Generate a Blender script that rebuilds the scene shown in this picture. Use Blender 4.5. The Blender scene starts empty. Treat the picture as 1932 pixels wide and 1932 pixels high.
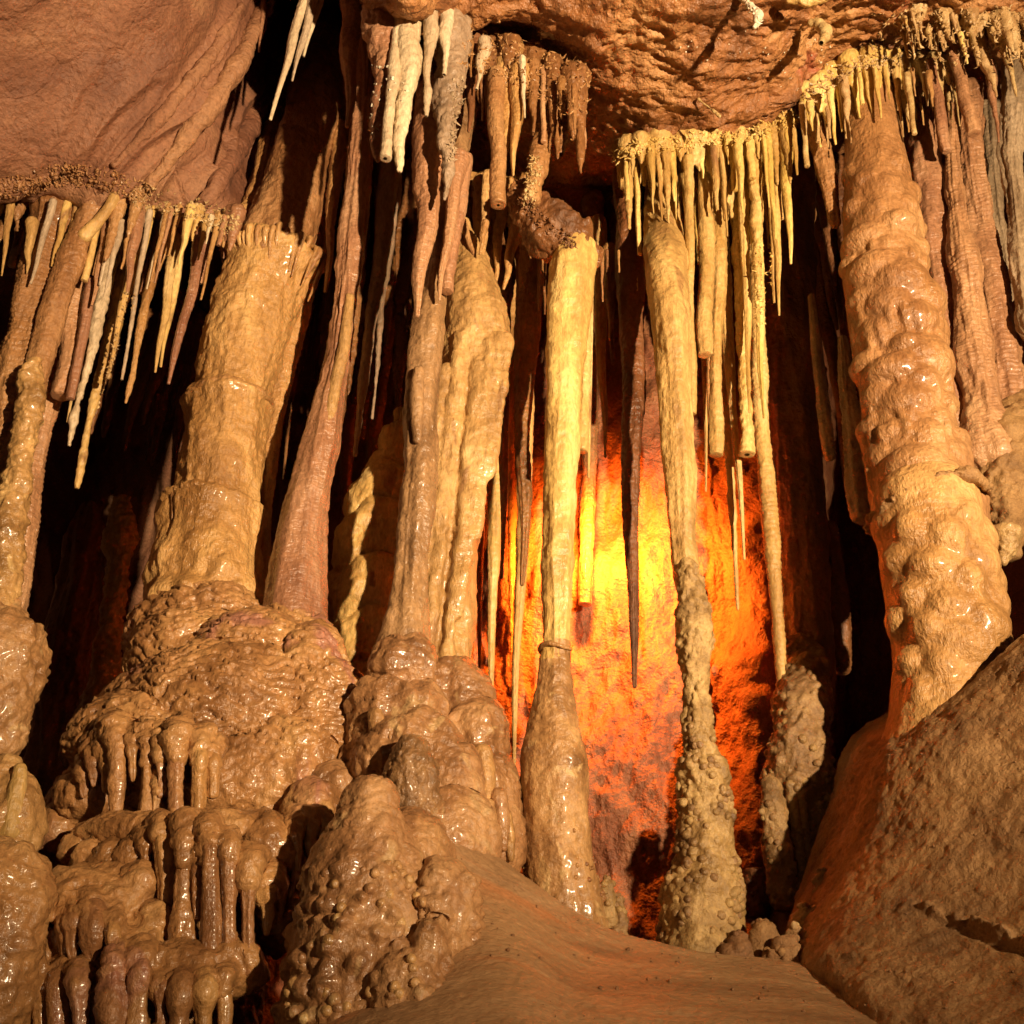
import bpy, math, random
import numpy as np
from mathutils import Vector, Matrix

SC = bpy.context.scene
COL = SC.collection
random.seed(7)
RNG = np.random.default_rng(11)

# ------------------------------------------------------------------ camera
PITCH = math.radians(26.0)
FOV = math.radians(54.0)
CAM = np.array([0.0, 0.0, 1.5])
F = 966.0 / math.tan(FOV / 2)            # focal length in layout units (picture = 1932 wide)
cam = bpy.data.cameras.new('camera')
cam.angle = FOV
cam.clip_start = 0.05
cam.clip_end = 100
camo = bpy.data.objects.new('camera', cam)
COL.objects.link(camo)
camo.location = CAM
camo.rotation_euler = (math.radians(90) + PITCH, 0, 0)
SC.camera = camo

# ------------------------------------------------------------------ world, lamps, exposure
w = bpy.data.worlds.new('World')
SC.world = w
w.use_nodes = True
w.node_tree.nodes['Background'].inputs[0].default_value = (0.30, 0.17, 0.08, 1)
w.node_tree.nodes['Background'].inputs[1].default_value = 0.004
SC.view_settings.view_transform = 'Standard'
SC.view_settings.look = 'None'
SC.view_settings.gamma = 1
SC.view_settings.use_curve_mapping = False
SC.view_settings.exposure = 0.0


def lamp(name, kind, loc, energy, col, size, target=None, angle=90, blend=0.6):
    l = bpy.data.lights.new(name, kind)
    l.energy = energy
    l.color = col
    l.shadow_soft_size = size
    o = bpy.data.objects.new(name, l)
    COL.objects.link(o)
    o.location = loc
    if target is not None:
        d = Vector(target) - Vector(loc)
        o.rotation_euler = d.to_track_quat('-Z', 'Y').to_euler()
    if kind == 'SPOT':
        l.spot_size = math.radians(angle)
        l.spot_blend = blend
    return o


# the show cave's floodlight beside the path, and the amber lamp hidden behind the columns
lamp('flood_lamp', 'SPOT', (3.3, -1.9, 2.7), 4600, (1.0, 0.725, 0.43), 0.06, (-0.2, 3.9, 5.05), 78, 1.0)
lamp('fill_light', 'SPOT', (-0.6, -0.5, 0.9), 20, (1.0, 0.55, 0.26), 0.25, (-0.4, 4.0, 3.0), 100, 0.9)  # weak fill added to lift the shadows, not a lamp of the cave
AMBER = dict(energy=350, col=(1.0, 0.22, 0.018), size=0.05)

SC.cycles.max_bounces = 3
SC.cycles.diffuse_bounces = 2
SC.cycles.glossy_bounces = 1
SC.cycles.adaptive_threshold = 0.03
SC.cycles.caustics_reflective = False
SC.cycles.caustics_refractive = False
SC.cycles.use_denoising = True

# ------------------------------------------------------------------ layout helpers
cp, sp = math.cos(PITCH), math.sin(PITCH)


def P(x, y, Y):
    """A point of the place: direction (x, y) as seen from the visitor's spot, Y metres ahead."""
    u = (x - 966.0) / F
    v = (966.0 - y) / F
    dy = cp - v * sp
    dz = sp + v * cp
    s = Y / dy
    return np.array([u * s, Y, CAM[2] + dz * s])


def mpp(p):
    """metres per layout unit at a point"""
    q = np.asarray(p) - CAM
    return (q[1] * cp + q[2] * sp) / F


# ------------------------------------------------------------------ noise
_perm = np.random.default_rng(3).permutation(256).astype(np.int32)
_perm = np.concatenate([_perm, _perm])
_val = np.random.default_rng(4).uniform(-1, 1, 256).astype(np.float32)


_rot = np.array(Matrix.Rotation(.71, 3, 'X') @ Matrix.Rotation(.55, 3, 'Y') @ Matrix.Rotation(1.13, 3, 'Z'), np.float32)


def vnoise(p, seed=0):
    p = np.asarray(p, np.float32) @ _rot + seed * 17.31
    i = np.floor(p).astype(np.int32)
    f = p - i
    f = f * f * f * (f * (f * 6 - 15) + 10)
    i &= 255
    x0, y0, z0 = i[:, 0], i[:, 1], i[:, 2]
    x1, y1, z1 = (x0 + 1) & 255, (y0 + 1) & 255, (z0 + 1) & 255

    def h(a, b, c):
        return _val[_perm[_perm[_perm[a] + b] + c]]
    fx, fy, fz = f[:, 0], f[:, 1], f[:, 2]
    a = h(x0, y0, z0) * (1 - fx) + h(x1, y0, z0) * fx
    b = h(x0, y1, z0) * (1 - fx) + h(x1, y1, z0) * fx
    c = h(x0, y0, z1) * (1 - fx) + h(x1, y0, z1) * fx
    d = h(x0, y1, z1) * (1 - fx) + h(x1, y1, z1) * fx
    return (a * (1 - fy) + b * fy) * (1 - fz) + (c * (1 - fy) + d * fy) * fz


def fbm(p, octv=3, seed=0, gain=0.5):
    s = 0
    a = 1.0
    q = np.asarray(p, np.float32)
    for k in range(octv):
        s = s + a * vnoise(q, seed + k * 3)
        q = q * 2.07
        a *= gain
    return s


def ridged(p, octv=3, seed=0):
    s = 0
    a = 1.0
    q = np.asarray(p, np.float32)
    for k in range(octv):
        s = s + a * (1 - 2 * np.abs(vnoise(q, seed + k * 3)))
        q = q * 2.07
        a *= 0.5
    return s


def cellbump(p, scale, seed=0, rmin=0.25, rmax=0.62, keep=1.0):
    """rounded knobs on a jittered lattice: 0..1 domes"""
    q = np.asarray(p, np.float32) * scale
    i = np.floor(q).astype(np.int32)
    out = np.zeros(len(q), np.float32)
    for dx in (-1, 0, 1):
        for dy in (-1, 0, 1):
            for dz in (-1, 0, 1):
                c = i + np.array([dx, dy, dz], np.int32)
                m = c & 255
                hsh = _perm[_perm[_perm[m[:, 0]] + m[:, 1]] + m[:, 2]] + seed
                jx = _val[hsh & 255]
                jy = _val[(hsh * 7 + 13) & 255]
                jz = _val[(hsh * 11 + 57) & 255]
                rr = rmin + (rmax - rmin) * (0.5 + 0.5 * _val[(hsh * 5 + 91) & 255]) ** 1.5
                on = (0.5 + 0.5 * _val[(hsh * 3 + 29) & 255]) < keep
                d2 = ((q[:, 0] - c[:, 0] - 0.5 - 0.42 * jx) ** 2 + (q[:, 1] - c[:, 1] - 0.5 - 0.42 * jy) ** 2
                      + (q[:, 2] - c[:, 2] - 0.5 - 0.42 * jz) ** 2)
                hgt = np.sqrt(np.clip(1 - d2 / (rr * rr), 0, 1)) * rr / rmax
                out = np.maximum(out, np.where(on, hgt, 0))
    return out


# ------------------------------------------------------------------ materials
MATS = {}


def rock(name, stops, rough=(0.3, 0.6), bump=0.5, fine=70.0, scale=4.0, stretch=(1, 1, 1), coat=0.0,
         spots=None, wrinkle=(1, 1, 1.25), vary=0.2, crack=0.0, sss=0.0):
    m = bpy.data.materials.new(name)
    m.use_nodes = True
    nt = m.node_tree
    N, L = nt.nodes, nt.links
    bs = N['Principled BSDF']
    tc = N.new('ShaderNodeNewGeometry')
    mp = N.new('ShaderNodeMapping')
    mp.inputs['Scale'].default_value = stretch
    L.new(tc.outputs['Position'], mp.inputs['Vector'])
    n1 = N.new('ShaderNodeTexNoise')
    n1.inputs['Scale'].default_value = scale
    n1.inputs['Detail'].default_value = 4
    n1.inputs['Roughness'].default_value = 0.62
    n1.inputs['Distortion'].default_value = 0.6
    L.new(mp.outputs[0], n1.inputs['Vector'])
    cr = N.new('ShaderNodeValToRGB')
    e = cr.color_ramp.elements
    k = len(stops)
    for j, c in enumerate(stops):
        pos = 0.34 + 0.32 * j / max(1, k - 1)
        el = e[j] if j < 2 else e.new(pos)
        el.position = pos
        el.color = (*c, 1)
    L.new(n1.outputs['Fac'], cr.inputs[0])
    # fine grain
    n2 = N.new('ShaderNodeTexNoise')
    n2.inputs['Scale'].default_value = fine
    n2.inputs['Detail'].default_value = 3.5
    n2.inputs['Roughness'].default_value = 0.7
    L.new(mp.outputs[0], n2.inputs['Vector'])
    g = N.new('ShaderNodeMapRange')
    g.inputs[1].default_value = 0.3
    g.inputs[2].default_value = 0.7
    g.inputs[3].default_value = 0.72
    g.inputs[4].default_value = 1.22
    L.new(n2.outputs['Fac'], g.inputs[0])
    oi = N.new('ShaderNodeObjectInfo')
    v = N.new('ShaderNodeMapRange')
    v.inputs[3].default_value = 1 - vary
    v.inputs[4].default_value = 1 + vary
    L.new(oi.outputs['Random'], v.inputs[0])
    mu = N.new('ShaderNodeMath')
    mu.operation = 'MULTIPLY'
    L.new(g.outputs[0], mu.inputs[0])
    L.new(v.outputs[0], mu.inputs[1])
    hs = N.new('ShaderNodeHueSaturation')
    L.new(mu.outputs[0], hs.inputs['Value'])
    hv = N.new('ShaderNodeMapRange')
    hv.inputs[3].default_value = 0.490
    hv.inputs[4].default_value = 0.506
    L.new(oi.outputs['Random'], hv.inputs[0])
    L.new(hv.outputs[0], hs.inputs['Hue'])
    last = cr.outputs[0]
    if spots:
        n3 = N.new('ShaderNodeTexNoise')
        n3.inputs['Scale'].default_value = spots[1]
        n3.inputs['Detail'].default_value = 4
        n3.inputs['Distortion'].default_value = 1.2
        L.new(mp.outputs[0], n3.inputs['Vector'])
        s = N.new('ShaderNodeMapRange')
        s.inputs[1].default_value = spots[2]
        s.inputs[2].default_value = spots[2] + 0.08
        s.clamp = True
        L.new(n3.outputs['Fac'], s.inputs[0])
        mx = N.new('ShaderNodeMix')
        mx.data_type = 'RGBA'
        L.new(s.outputs[0], mx.inputs[0])
        L.new(last, mx.inputs[6])
        mx.inputs[7].default_value = (*spots[0], 1)
        last = mx.outputs[2]
    L.new(last, hs.inputs['Color'])
    L.new(hs.outputs[0], bs.inputs['Base Color'])
    # wetness
    n4 = N.new('ShaderNodeTexNoise')
    n4.inputs['Scale'].default_value = 5.0
    n4.inputs['Detail'].default_value = 3
    L.new(mp.outputs[0], n4.inputs['Vector'])
    r = N.new('ShaderNodeMapRange')
    r.inputs[1].default_value = 0.35
    r.inputs[2].default_value = 0.65
    r.inputs[3].default_value = rough[0]
    r.inputs[4].default_value = rough[1]
    L.new(n4.outputs['Fac'], r.inputs[0])
    L.new(r.outputs[0], bs.inputs['Roughness'])
    r2 = N.new('ShaderNodeMapRange')
    r2.inputs[1].default_value = 0.38
    r2.inputs[2].default_value = 0.62
    r2.inputs[3].default_value = min(1, coat * 1.7)
    r2.inputs[4].default_value = coat * .25
    L.new(n4.outputs['Fac'], r2.inputs[0])
    bs.inputs['Specular IOR Level'].default_value = 0.5
    if coat >= .2:
        bs.inputs['Coat Roughness'].default_value = 0.15
        L.new(r2.outputs[0], bs.inputs['Coat Weight'])
    if sss:
        bs.inputs['Subsurface Weight'].default_value = sss
        bs.inputs['Subsurface Radius'].default_value = (0.03, 0.012, 0.004)
        bs.inputs['Subsurface Scale'].default_value = 0.5
    # relief
    n5 = N.new('ShaderNodeTexNoise')
    n5.inputs['Scale'].default_value = 34.0
    n5.inputs['Detail'].default_value = 2
    mp2 = N.new('ShaderNodeMapping')
    mp2.inputs['Scale'].default_value = wrinkle
    L.new(tc.outputs['Position'], mp2.inputs['Vector'])
    L.new(mp2.outputs[0], n5.inputs['Vector'])
    hm = N.new('ShaderNodeMath')
    hm.operation = 'MULTIPLY_ADD'
    L.new(n2.outputs['Fac'], hm.inputs[0])
    hm.inputs[1].default_value = 0.85
    L.new(n5.outputs['Fac'], hm.inputs[2])
    b2 = N.new('ShaderNodeBump')
    b2.inputs['Strength'].default_value = min(1, bump * 1.1)
    b2.inputs['Distance'].default_value = 0.016
    L.new(hm.outputs[0], b2.inputs['Height'])
    nrm = b2.outputs[0]
    if crack:
        vo = N.new('ShaderNodeTexVoronoi')
        vo.feature = 'DISTANCE_TO_EDGE'
        vo.inputs['Scale'].default_value = crack
        dn = N.new('ShaderNodeVectorMath')
        dn.operation = 'MULTIPLY_ADD'
        dn.inputs[1].default_value = (0.22, 0.22, 0.22)
        L.new(n1.outputs['Color'], dn.inputs[0])
        L.new(tc.outputs['Position'], dn.inputs[2])
        L.new(dn.outputs[0], vo.inputs['Vector'])
        cm = N.new('ShaderNodeMapRange')
        cm.inputs[2].default_value = 0.035
        L.new(vo.outputs['Distance'], cm.inputs[0])
        b3 = N.new('ShaderNodeBump')
        b3.inputs['Strength'].default_value = 0.35
        b3.inputs['Distance'].default_value = 0.008
        L.new(cm.outputs[0], b3.inputs['Height'])
        L.new(nrm, b3.inputs['Normal'])
        nrm = b3.outputs[0]
    L.new(nrm, bs.inputs['Normal'])
    MATS[name] = m
    return m


V3 = (1, 1, 0.35)
rock('tan', [(.25, .115, .037), (.43, .225, .08), (.56, .33, .13)], (.3, .6), .65, 75, 3.2, V3, .25)
rock('wet', [(.22, .10, .035), (.38, .19, .07), (.50, .28, .11)], (.25, .5), .5, 60, 4, (1, 1, .6), .35,
     spots=((.36, .16, .10), 3.0, .60))
rock('mound', [(.22, .11, .04), (.39, .21, .08), (.54, .32, .13)], (.28, .55), .5, 60, 5, (1, 1, .8), .3,
     spots=((.56, .37, .16), 7.0, .60))
rock('buff', [(.29, .16, .055), (.47, .28, .10), (.60, .39, .155)], (.3, .6), .5, 75, 4, V3, .2,
     spots=((.30, .16, .06), 6.0, .60))
rock('wetdark', [(.15, .08, .036), (.27, .15, .068), (.38, .22, .10)], (.17, .5), .5, 60, 4, (1, 1, .6), .35)
rock('cream', [(.42, .245, .075), (.64, .42, .14), (.76, .55, .23)], (.3, .55), .4, 80, 4, V3, .15,
     spots=((.33, .18, .07), 6.0, .62))
rock('yellow', [(.46, .285, .075), (.64, .43, .14), (.76, .56, .22)], (.3, .55), .4, 90, 6, V3, .15)
rock('pink', [(.26, .12, .06), (.38, .19, .095), (.48, .27, .14)], (.25, .5), .45, 80, 4, V3, .25, wrinkle=(1, 1, 2.4))
rock('white', [(.40, .29, .18), (.55, .42, .27), (.67, .54, .37)], (.3, .6), .45, 90, 6, V3, .1)
rock('grey', [(.21, .14, .085), (.33, .23, .14), (.43, .31, .20)], (.35, .6), .5, 80, 5, V3, .1)
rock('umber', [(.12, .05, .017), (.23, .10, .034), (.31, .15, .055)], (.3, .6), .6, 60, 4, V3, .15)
rock('popcorn', [(.20, .115, .044), (.33, .20, .078), (.46, .30, .125)], (.3, .6), .5, 90, 9, (1, 1, 1), .1)
rock('knob', [(.13, .066, .028), (.24, .125, .052), (.34, .19, .08)], (.2, .4), .5, 90, 9, (1, 1, 1), .35)
rock('ceiling', [(.15, .06, .022), (.33, .14, .048), (.50, .26, .10)], (.35, .65), .9, 45, 2.6, (1, .6, 1), .1,
     spots=((.36, .12, .055), 2.2, .58), crack=6.0)
rock('panel', [(.20, .085, .04), (.31, .145, .07), (.40, .21, .10)], (.55, .8), .6, 60, 1.8, (1, 1, 1), 0, crack=4.5)
rock('backwall', [(.27, .095, .04), (.36, .14, .06), (.44, .20, .085)], (.4, .7), .85, 55, 4, (1, 1, .7), .1)
rock('floor', [(.24, .13, .062), (.34, .195, .095), (.40, .24, .12)], (.28, .55), .35, 90, 2.2, (.5, 2.2, 1), .15,
     spots=((.40, .17, .07), 1.6, .60))
rock('slope', [(.17, .084, .031), (.28, .147, .056), (.37, .21, .087)], (.5, .8), .5, 120, 4, (1, 1, 1), .05, wrinkle=(1.6, .8, 1.2))
rock('crust', [(.34, .20, .08), (.50, .33, .14), (.66, .48, .24)], (.25, .5), .4, 120, 9, (1, 1, 1), .2, vary=.05)
rock('crystal', [(.60, .50, .36), (.74, .66, .50), (.82, .76, .62)], (.2, .45), .3, 120, 9, (1, 1, 1), .2, vary=.05)

# ------------------------------------------------------------------ mesh helpers
STORE = []


def mesh_obj(name, V, Fq, mat, parent=None, origin=None):
    V = np.asarray(V, np.float64)
    if origin is None:
        origin = np.zeros(3)
    STORE.append(V[:: max(1, len(V) // 60000)].astype(np.float32))
    V = V - origin
    me = bpy.data.meshes.new(name)
    Fq = np.asarray(Fq)
    me.vertices.add(len(V))
    me.vertices.foreach_set('co', V.astype(np.float32).ravel())
    k = Fq.shape[1]
    me.loops.add(Fq.size)
    me.loops.foreach_set('vertex_index', Fq.astype(np.int32).ravel())
    me.polygons.add(len(Fq))
    me.polygons.foreach_set('loop_start', np.arange(0, Fq.size, k, dtype=np.int32))
    me.polygons.foreach_set('use_smooth', np.ones(len(Fq), bool))
    me.update(calc_edges=True)
    me.materials.append(MATS[mat])
    o = bpy.data.objects.new(name, me)
    COL.objects.link(o)
    o.location = origin
    if parent is not None:
        o.parent = parent
        o.location = Vector(origin) - parent.location
    return o


def tag(o, label, cat, group=None, kind=None):
    o['label'] = label
    o['category'] = cat
    if group:
        o['group'] = group
    if kind:
        o['kind'] = kind
    return o


def thing(name, label, cat, loc, group=None):
    o = bpy.data.objects.new(name, None)
    COL.objects.link(o)
    o.location = loc
    o.empty_display_size = 0.1
    return tag(o, label, cat, group, 'thing')


def cr_eval(A, t):
    """Catmull-Rom through rows of A at parameters t in [0, n-1]"""
    A = np.asarray(A, float)
    n = len(A)
    i = np.clip(np.floor(t).astype(int), 0, n - 2)
    f = (t - i)[:, None]
    p0 = A[np.clip(i - 1, 0, n - 1)]
    p1 = A[i]
    p2 = A[i + 1]
    p3 = A[np.clip(i + 2, 0, n - 1)]
    return 0.5 * (2 * p1 + (p2 - p0) * f + (2 * p0 - 5 * p1 + 4 * p2 - p3) * f ** 2 + (3 * p1 - p0 - 3 * p2 + p3) * f ** 3)


def spine(spec, Y):
    """spec rows (x, y, halfwidth[, Y]) -> points and radii in metres"""
    pts, rad = [], []
    for r in spec:
        yy = r[3] if len(r) > 3 else Y
        p = P(r[0], r[1], yy)
        pts.append(p)
        rad.append(r[2] * mpp(p))
    return np.array(pts), np.array(rad)


def tube_geo(pts, rad, res=0.008, cap0='round', cap1='round', disp=None, flat=1.0, minseg=9, maxseg=160, axis=None):
    pts = np.asarray(pts, float)
    rad = np.asarray(rad, float)
    seg = np.linalg.norm(np.diff(pts, axis=0), axis=1)
    L = seg.sum()
    nr = max(6, int(L / res))
    cum = np.concatenate([[0], np.cumsum(seg)])
    s = np.linspace(0, L, nr)
    t = np.interp(s, cum, np.arange(len(pts)))
    C = cr_eval(np.c_[pts, rad], t)
    R = np.maximum(C[:, 3], 0.0008)
    C = C[:, :3]
    T = np.gradient(C, axis=0)
    T /= np.linalg.norm(T, axis=1)[:, None] + 1e-9
    # round the ends
    for end, cap in ((0, cap0), (1, cap1)):
        if cap == 'open':
            continue
        c = C[0] if end == 0 else C[-1]
        tt = -T[0] if end == 0 else T[-1]
        r = R[0] if end == 0 else R[-1]
        k = max(3, min(9, int(r / res * 1.4)))
        a = np.linspace(0, math.pi / 2, k + 1)[1:]
        hgt = {'round': 1.0, 'blunt': 0.22, 'tip': 1.2}[cap]
        ex = c[None] + tt[None] * (np.sin(a) * r * hgt)[:, None]
        er = np.maximum(np.cos(a) * r, 0.0004)
        if cap == 'blunt':
            er = np.maximum(r * np.cos(a) ** 0.45, 0.0004)
        et = np.repeat((T[0] if end == 0 else T[-1])[None], k, 0)
        if end == 0:
            C = np.r_[ex[::-1], C]
            R = np.r_[er[::-1], R]
            T = np.r_[et, T]
        else:
            C = np.r_[C, ex]
            R = np.r_[R, er]
            T = np.r_[T, et]
    ns = int(np.clip(2 * math.pi * np.max(R) / res, minseg, maxseg))
    ref = np.array([0, 1.0, 0]) if axis is None else np.asarray(axis, float)
    A = np.cross(T, ref[None])
    bad = np.linalg.norm(A, axis=1) < 0.25
    if bad.any():
        A[bad] = np.cross(T[bad], np.array([1.0, 0, 0])[None])
    A /= np.linalg.norm(A, axis=1)[:, None]
    B = np.cross(T, A)
    th = np.linspace(0, 2 * math.pi, ns, endpoint=False)
    D = A[:, None] * np.cos(th)[None, :, None] + B[:, None] * np.sin(th)[None, :, None] * flat
    V = C[:, None] + D * R[:, None, None]
    n = len(C)
    V = V.reshape(-1, 3)
    D = D.reshape(-1, 3)
    Rv = np.repeat(R, ns)
    if disp is not None:
        thv = np.tile(th, n)
        V = V + D * disp(V, thv, Rv)[:, None]
    idx = np.arange(n * ns).reshape(n, ns)
    a = idx[:-1]
    b = idx[1:]
    Fq = np.stack([a, np.roll(a, -1, 1), np.roll(b, -1, 1), b], -1).reshape(-1, 4)
    return V, Fq


def sphere_geo(c, r, nu=24, nv=16):
    th = np.linspace(0, 2 * math.pi, nu, endpoint=False)
    ph = np.linspace(0.02, math.pi - 0.02, nv)
    V = np.stack([np.outer(np.sin(ph), np.cos(th)), np.outer(np.sin(ph), np.sin(th)), np.outer(np.cos(ph), np.ones(nu))], -1)
    V = V.reshape(-1, 3) * np.asarray(r) + np.asarray(c)
    idx = np.arange(nu * nv).reshape(nv, nu)
    a, b = idx[:-1], idx[1:]
    Fq = np.stack([a, b, np.roll(b, -1, 1), np.roll(a, -1, 1)], -1).reshape(-1, 4)
    return V, Fq


def join(parts):
    Vs, Fs, o = [], [], 0
    for V, Fq in parts:
        Vs.append(V)
        Fs.append(Fq + o)
        o += len(V)
    return np.concatenate(Vs), np.concatenate(Fs)


def remesh(parts, voxel, smooth=6):
    """fuse overlapping shapes into one skin"""
    V, Fq = join(parts)
    # closed shells
    me = bpy.data.meshes.new('raw')
    me.from_pydata(V.tolist(), [], Fq.tolist())
    o = bpy.data.objects.new('raw', me)
    COL.objects.link(o)
    md = o.modifiers.new('r', 'REMESH')
    md.mode = 'VOXEL'
    md.voxel_size = voxel
    if smooth:
        ms = o.modifiers.new('s', 'SMOOTH')
        ms.iterations = smooth
        ms.factor = 0.5
    dg = bpy.context.evaluated_depsgraph_get()
    ev = o.evaluated_get(dg)
    m2 = ev.to_mesh()
    n = len(m2.vertices)
    V2 = np.empty(n * 3, np.float32)
    m2.vertices.foreach_get('co', V2)
    N2 = np.empty(n * 3, np.float32)
    m2.vertices.foreach_get('normal', N2)
    k = len(m2.polygons)
    tot = np.empty(k, np.int32)
    m2.polygons.foreach_get('loop_total', tot)
    li = np.empty(len(m2.loops), np.int32)
    m2.loops.foreach_get('vertex_index', li)
    ev.to_mesh_clear()
    bpy.data.objects.remove(o)
    bpy.data.meshes.remove(me)
    assert (tot == 4).all()
    return V2.reshape(-1, 3).astype(float), N2.reshape(-1, 3).astype(float), li.reshape(-1, 4)


def patch(name, grid, mat, nu, nv, disp, label=None):
    """smooth sheet of rock through a grid of (x, y, Y) stations"""
    G = np.array([[P(*c) for c in row] for row in grid])          # rows x cols x 3
    tr = np.linspace(0, G.shape[0] - 1, nv)
    tcn = np.linspace(0, G.shape[1] - 1, nu)
    M = cr_eval(G.reshape(G.shape[0], -1), tr).reshape(nv, G.shape[1], 3)
    M = cr_eval(M.transpose(1, 0, 2).reshape(G.shape[1], -1), tcn).reshape(nu, nv, 3).transpose(1, 0, 2)
    du = np.gradient(M, axis=1)
    dv = np.gradient(M, axis=0)
    Nn = np.cross(du, dv)
    Nn /= np.linalg.norm(Nn, axis=2)[..., None] + 1e-9
    tocam = CAM[None, None] - M
    flip = np.sign(np.sum(Nn * tocam, axis=2).mean()) or 1
    Nn = (Nn * flip).reshape(-1, 3)
    V = M.reshape(-1, 3)
    U = np.stack(np.meshgrid(tcn, tr), -1).reshape(-1, 2)
    V = V + Nn * disp(V, U)[:, None]
    idx = np.arange(nu * nv).reshape(nv, nu)
    Fq = np.stack([idx[:-1, :-1], idx[:-1, 1:], idx[1:, 1:], idx[1:, :-1]], -1).reshape(-1, 4)
    if flip < 0:
        Fq = Fq[:, ::-1]
    o = mesh_obj(name, V, Fq, mat)
    o['kind'] = 'structure'
    if label:
        o['label'] = label
    return o, V, Nn


# --- relief recipes (all in metres) -------------------------------------------
def R_smooth(a=0.007, ring=0.0006, seed=0, flute=0.0, fk=1.6):
    def f(V, th, R):
        d = a * fbm(V * (9, 9, 4), 3, seed) * np.clip(R / 0.03, 0.25, 1.6)
        d = d + 0.0022 * fbm(V * 45, 2, seed + 9) * np.clip(R / 0.03, 0.2, 1.3)
        if ring:
            zz = V[:, 2] * 250 + 5 * fbm(V * 7, 2, seed + 4)
            d = d + ring * np.sin(zz) * (0.5 + 0.5 * vnoise(V * 6, seed + 5)) * np.clip(R / 0.02, 0.2, 1.5)
        if flute:
            q = np.c_[np.cos(th) * fk, np.sin(th) * fk, V[:, 2] * 0.9]
            d = d + flute * ridged(q, 2, seed + 21)
        return d
    return f


def R_flow(a=0.016, flute=0.012, fk=2.2, seed=0, lump=0.006):
    def f(V, th, R):
        d = a * fbm(V * (6, 6, 3.2), 3, seed)
        q = np.c_[np.cos(th) * fk, np.sin(th) * fk, V[:, 2] * 1.3]
        d = d + flute * ridged(q, 2, seed + 21)
        d = d + lump * fbm(V * (24, 24, 20), 3, seed + 3)
        d = d + lump * .7 * np.clip(fbm(V * (16, 16, 22), 2, seed + 6), 0, 1)
        return d
    return f


def R_rugged(a=0.02, seed=0, knob=0.0, ks=30):
    def f(V, th, R):
        d = a * fbm(V * (7, 7, 6), 4, seed, 0.6)
        d = d + 0.5 * a * np.abs(fbm(V * (26, 26, 26), 2, seed + 5))
        if knob:
            d = d + knob * cellbump(V, ks, seed, keep=0.75)
        return d
    return f


def R_tiers(levels, amp=0.045, arch=0.06, seed=0, a=0.012):
    lv = np.sort(np.asarray(levels))[::-1]

    def f(V, th, R):
        z = V[:, 2] + arch * np.abs(np.sin(1.5 * th + 0.6)) ** 1.5 * 0.8 + 0.05 * fbm(np.c_[np.cos(th) * 1.4, np.sin(th) * 1.4, V[:, 2] * 1.5], 2, seed)
        d = np.zeros(len(V))
        for i in range(len(lv) - 1):
            t = (lv[i] - z) / (lv[i] - lv[i + 1])
            m = (t >= 0) & (t < 1)
            tt = np.clip(t, 0, 1)
            dome = np.sqrt(np.clip(1 - (1 - np.clip(tt / 0.42, 0, 1)) ** 2, 0, 1)) - 0.55 * tt ** 2.5
            d = d + np.where(m, amp * dome, 0)
        q = np.c_[np.cos(th) * 3.2, np.sin(th) * 3.2, z * 2.5]
        d = d + 0.014 * ridged(q, 1, seed + 3) * np.clip(0.3 + vnoise(V * 4, seed + 8), 0, 1)
        d = d + a * fbm(V * (9, 9, 8), 3, seed + 1)
        d = d + 0.004 * fbm(V * (32, 32, 40), 2, seed + 2)
        return d
    return f


def formation(name, mat, spec, Y, label, cat, disp=None, cap0='round', cap1='round', res=0.008, group=None, flat=1.0):
    """one free-standing or hanging formation that is a single piece"""
    pts, rad = spine(spec, Y)
    V, Fq = tube_geo(pts, rad, res, cap0, cap1, disp or R_smooth(), flat)
    base = pts[int(np.argmin(pts[:, 2]))] if cat != 'stalactite' and cat != 'straw' else pts[0]
    o = mesh_obj(name, V, Fq, mat, None, base)
    return tag(o, label, cat, group, 'thing')


def part(parent, name, mat, spec, Y, disp=None, cap0='round', cap1='round', res=0.008, label=None, flat=1.0):
    pts, rad = spine(spec, Y)
    V, Fq = tube_geo(pts, rad, res, cap0, cap1, disp or R_smooth(), flat)
    o = mesh_obj(name, V, Fq, mat, parent, np.array(parent.location))
    if label:
        o['label'] = label
    return o, V


def tri_sphere(r=1.0):
    t = (1 + 5 ** .5) / 2
    V = np.array([(-1, t, 0), (1, t, 0), (-1, -t, 0), (1, -t, 0), (0, -1, t), (0, 1, t), (0, -1, -t), (0, 1, -t), (t, 0, -1), (t, 0, 1), (-t, 0, -1), (-t, 0, 1)], float)
    V /= np.linalg.norm(V[0])
    Fc = [(0, 11, 5), (0, 5, 1), (0, 1, 7), (0, 7, 10), (0, 10, 11), (1, 5, 9), (5, 11, 4), (11, 10, 2), (10, 7, 6), (7, 1, 8),
          (3, 9, 4), (3, 4, 2), (3, 2, 6), (3, 6, 8), (3, 8, 9), (4, 9, 5), (2, 4, 11), (6, 2, 10), (8, 6, 7), (9, 8, 1)]
    V = [tuple(v) for v in V]
    mid = {}
    out = []

    def m(a, b):
        k = (min(a, b), max(a, b))
        if k not in mid:
            p = (np.array(V[a]) + np.array(V[b])) / 2
            V.append(tuple(p / np.linalg.norm(p)))
            mid[k] = len(V) - 1
        return mid[k]
    for a, b, c in Fc:
        ab, bc, ca = m(a, b), m(b, c), m(c, a)
        out += [(a, ab, ca), (b, bc, ab), (c, ca, bc), (ab, bc, ca)]
    return np.array(V) * r, np.array(out)


ICO_V, ICO_F = tri_sphere()
_nod_mesh = {}


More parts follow.
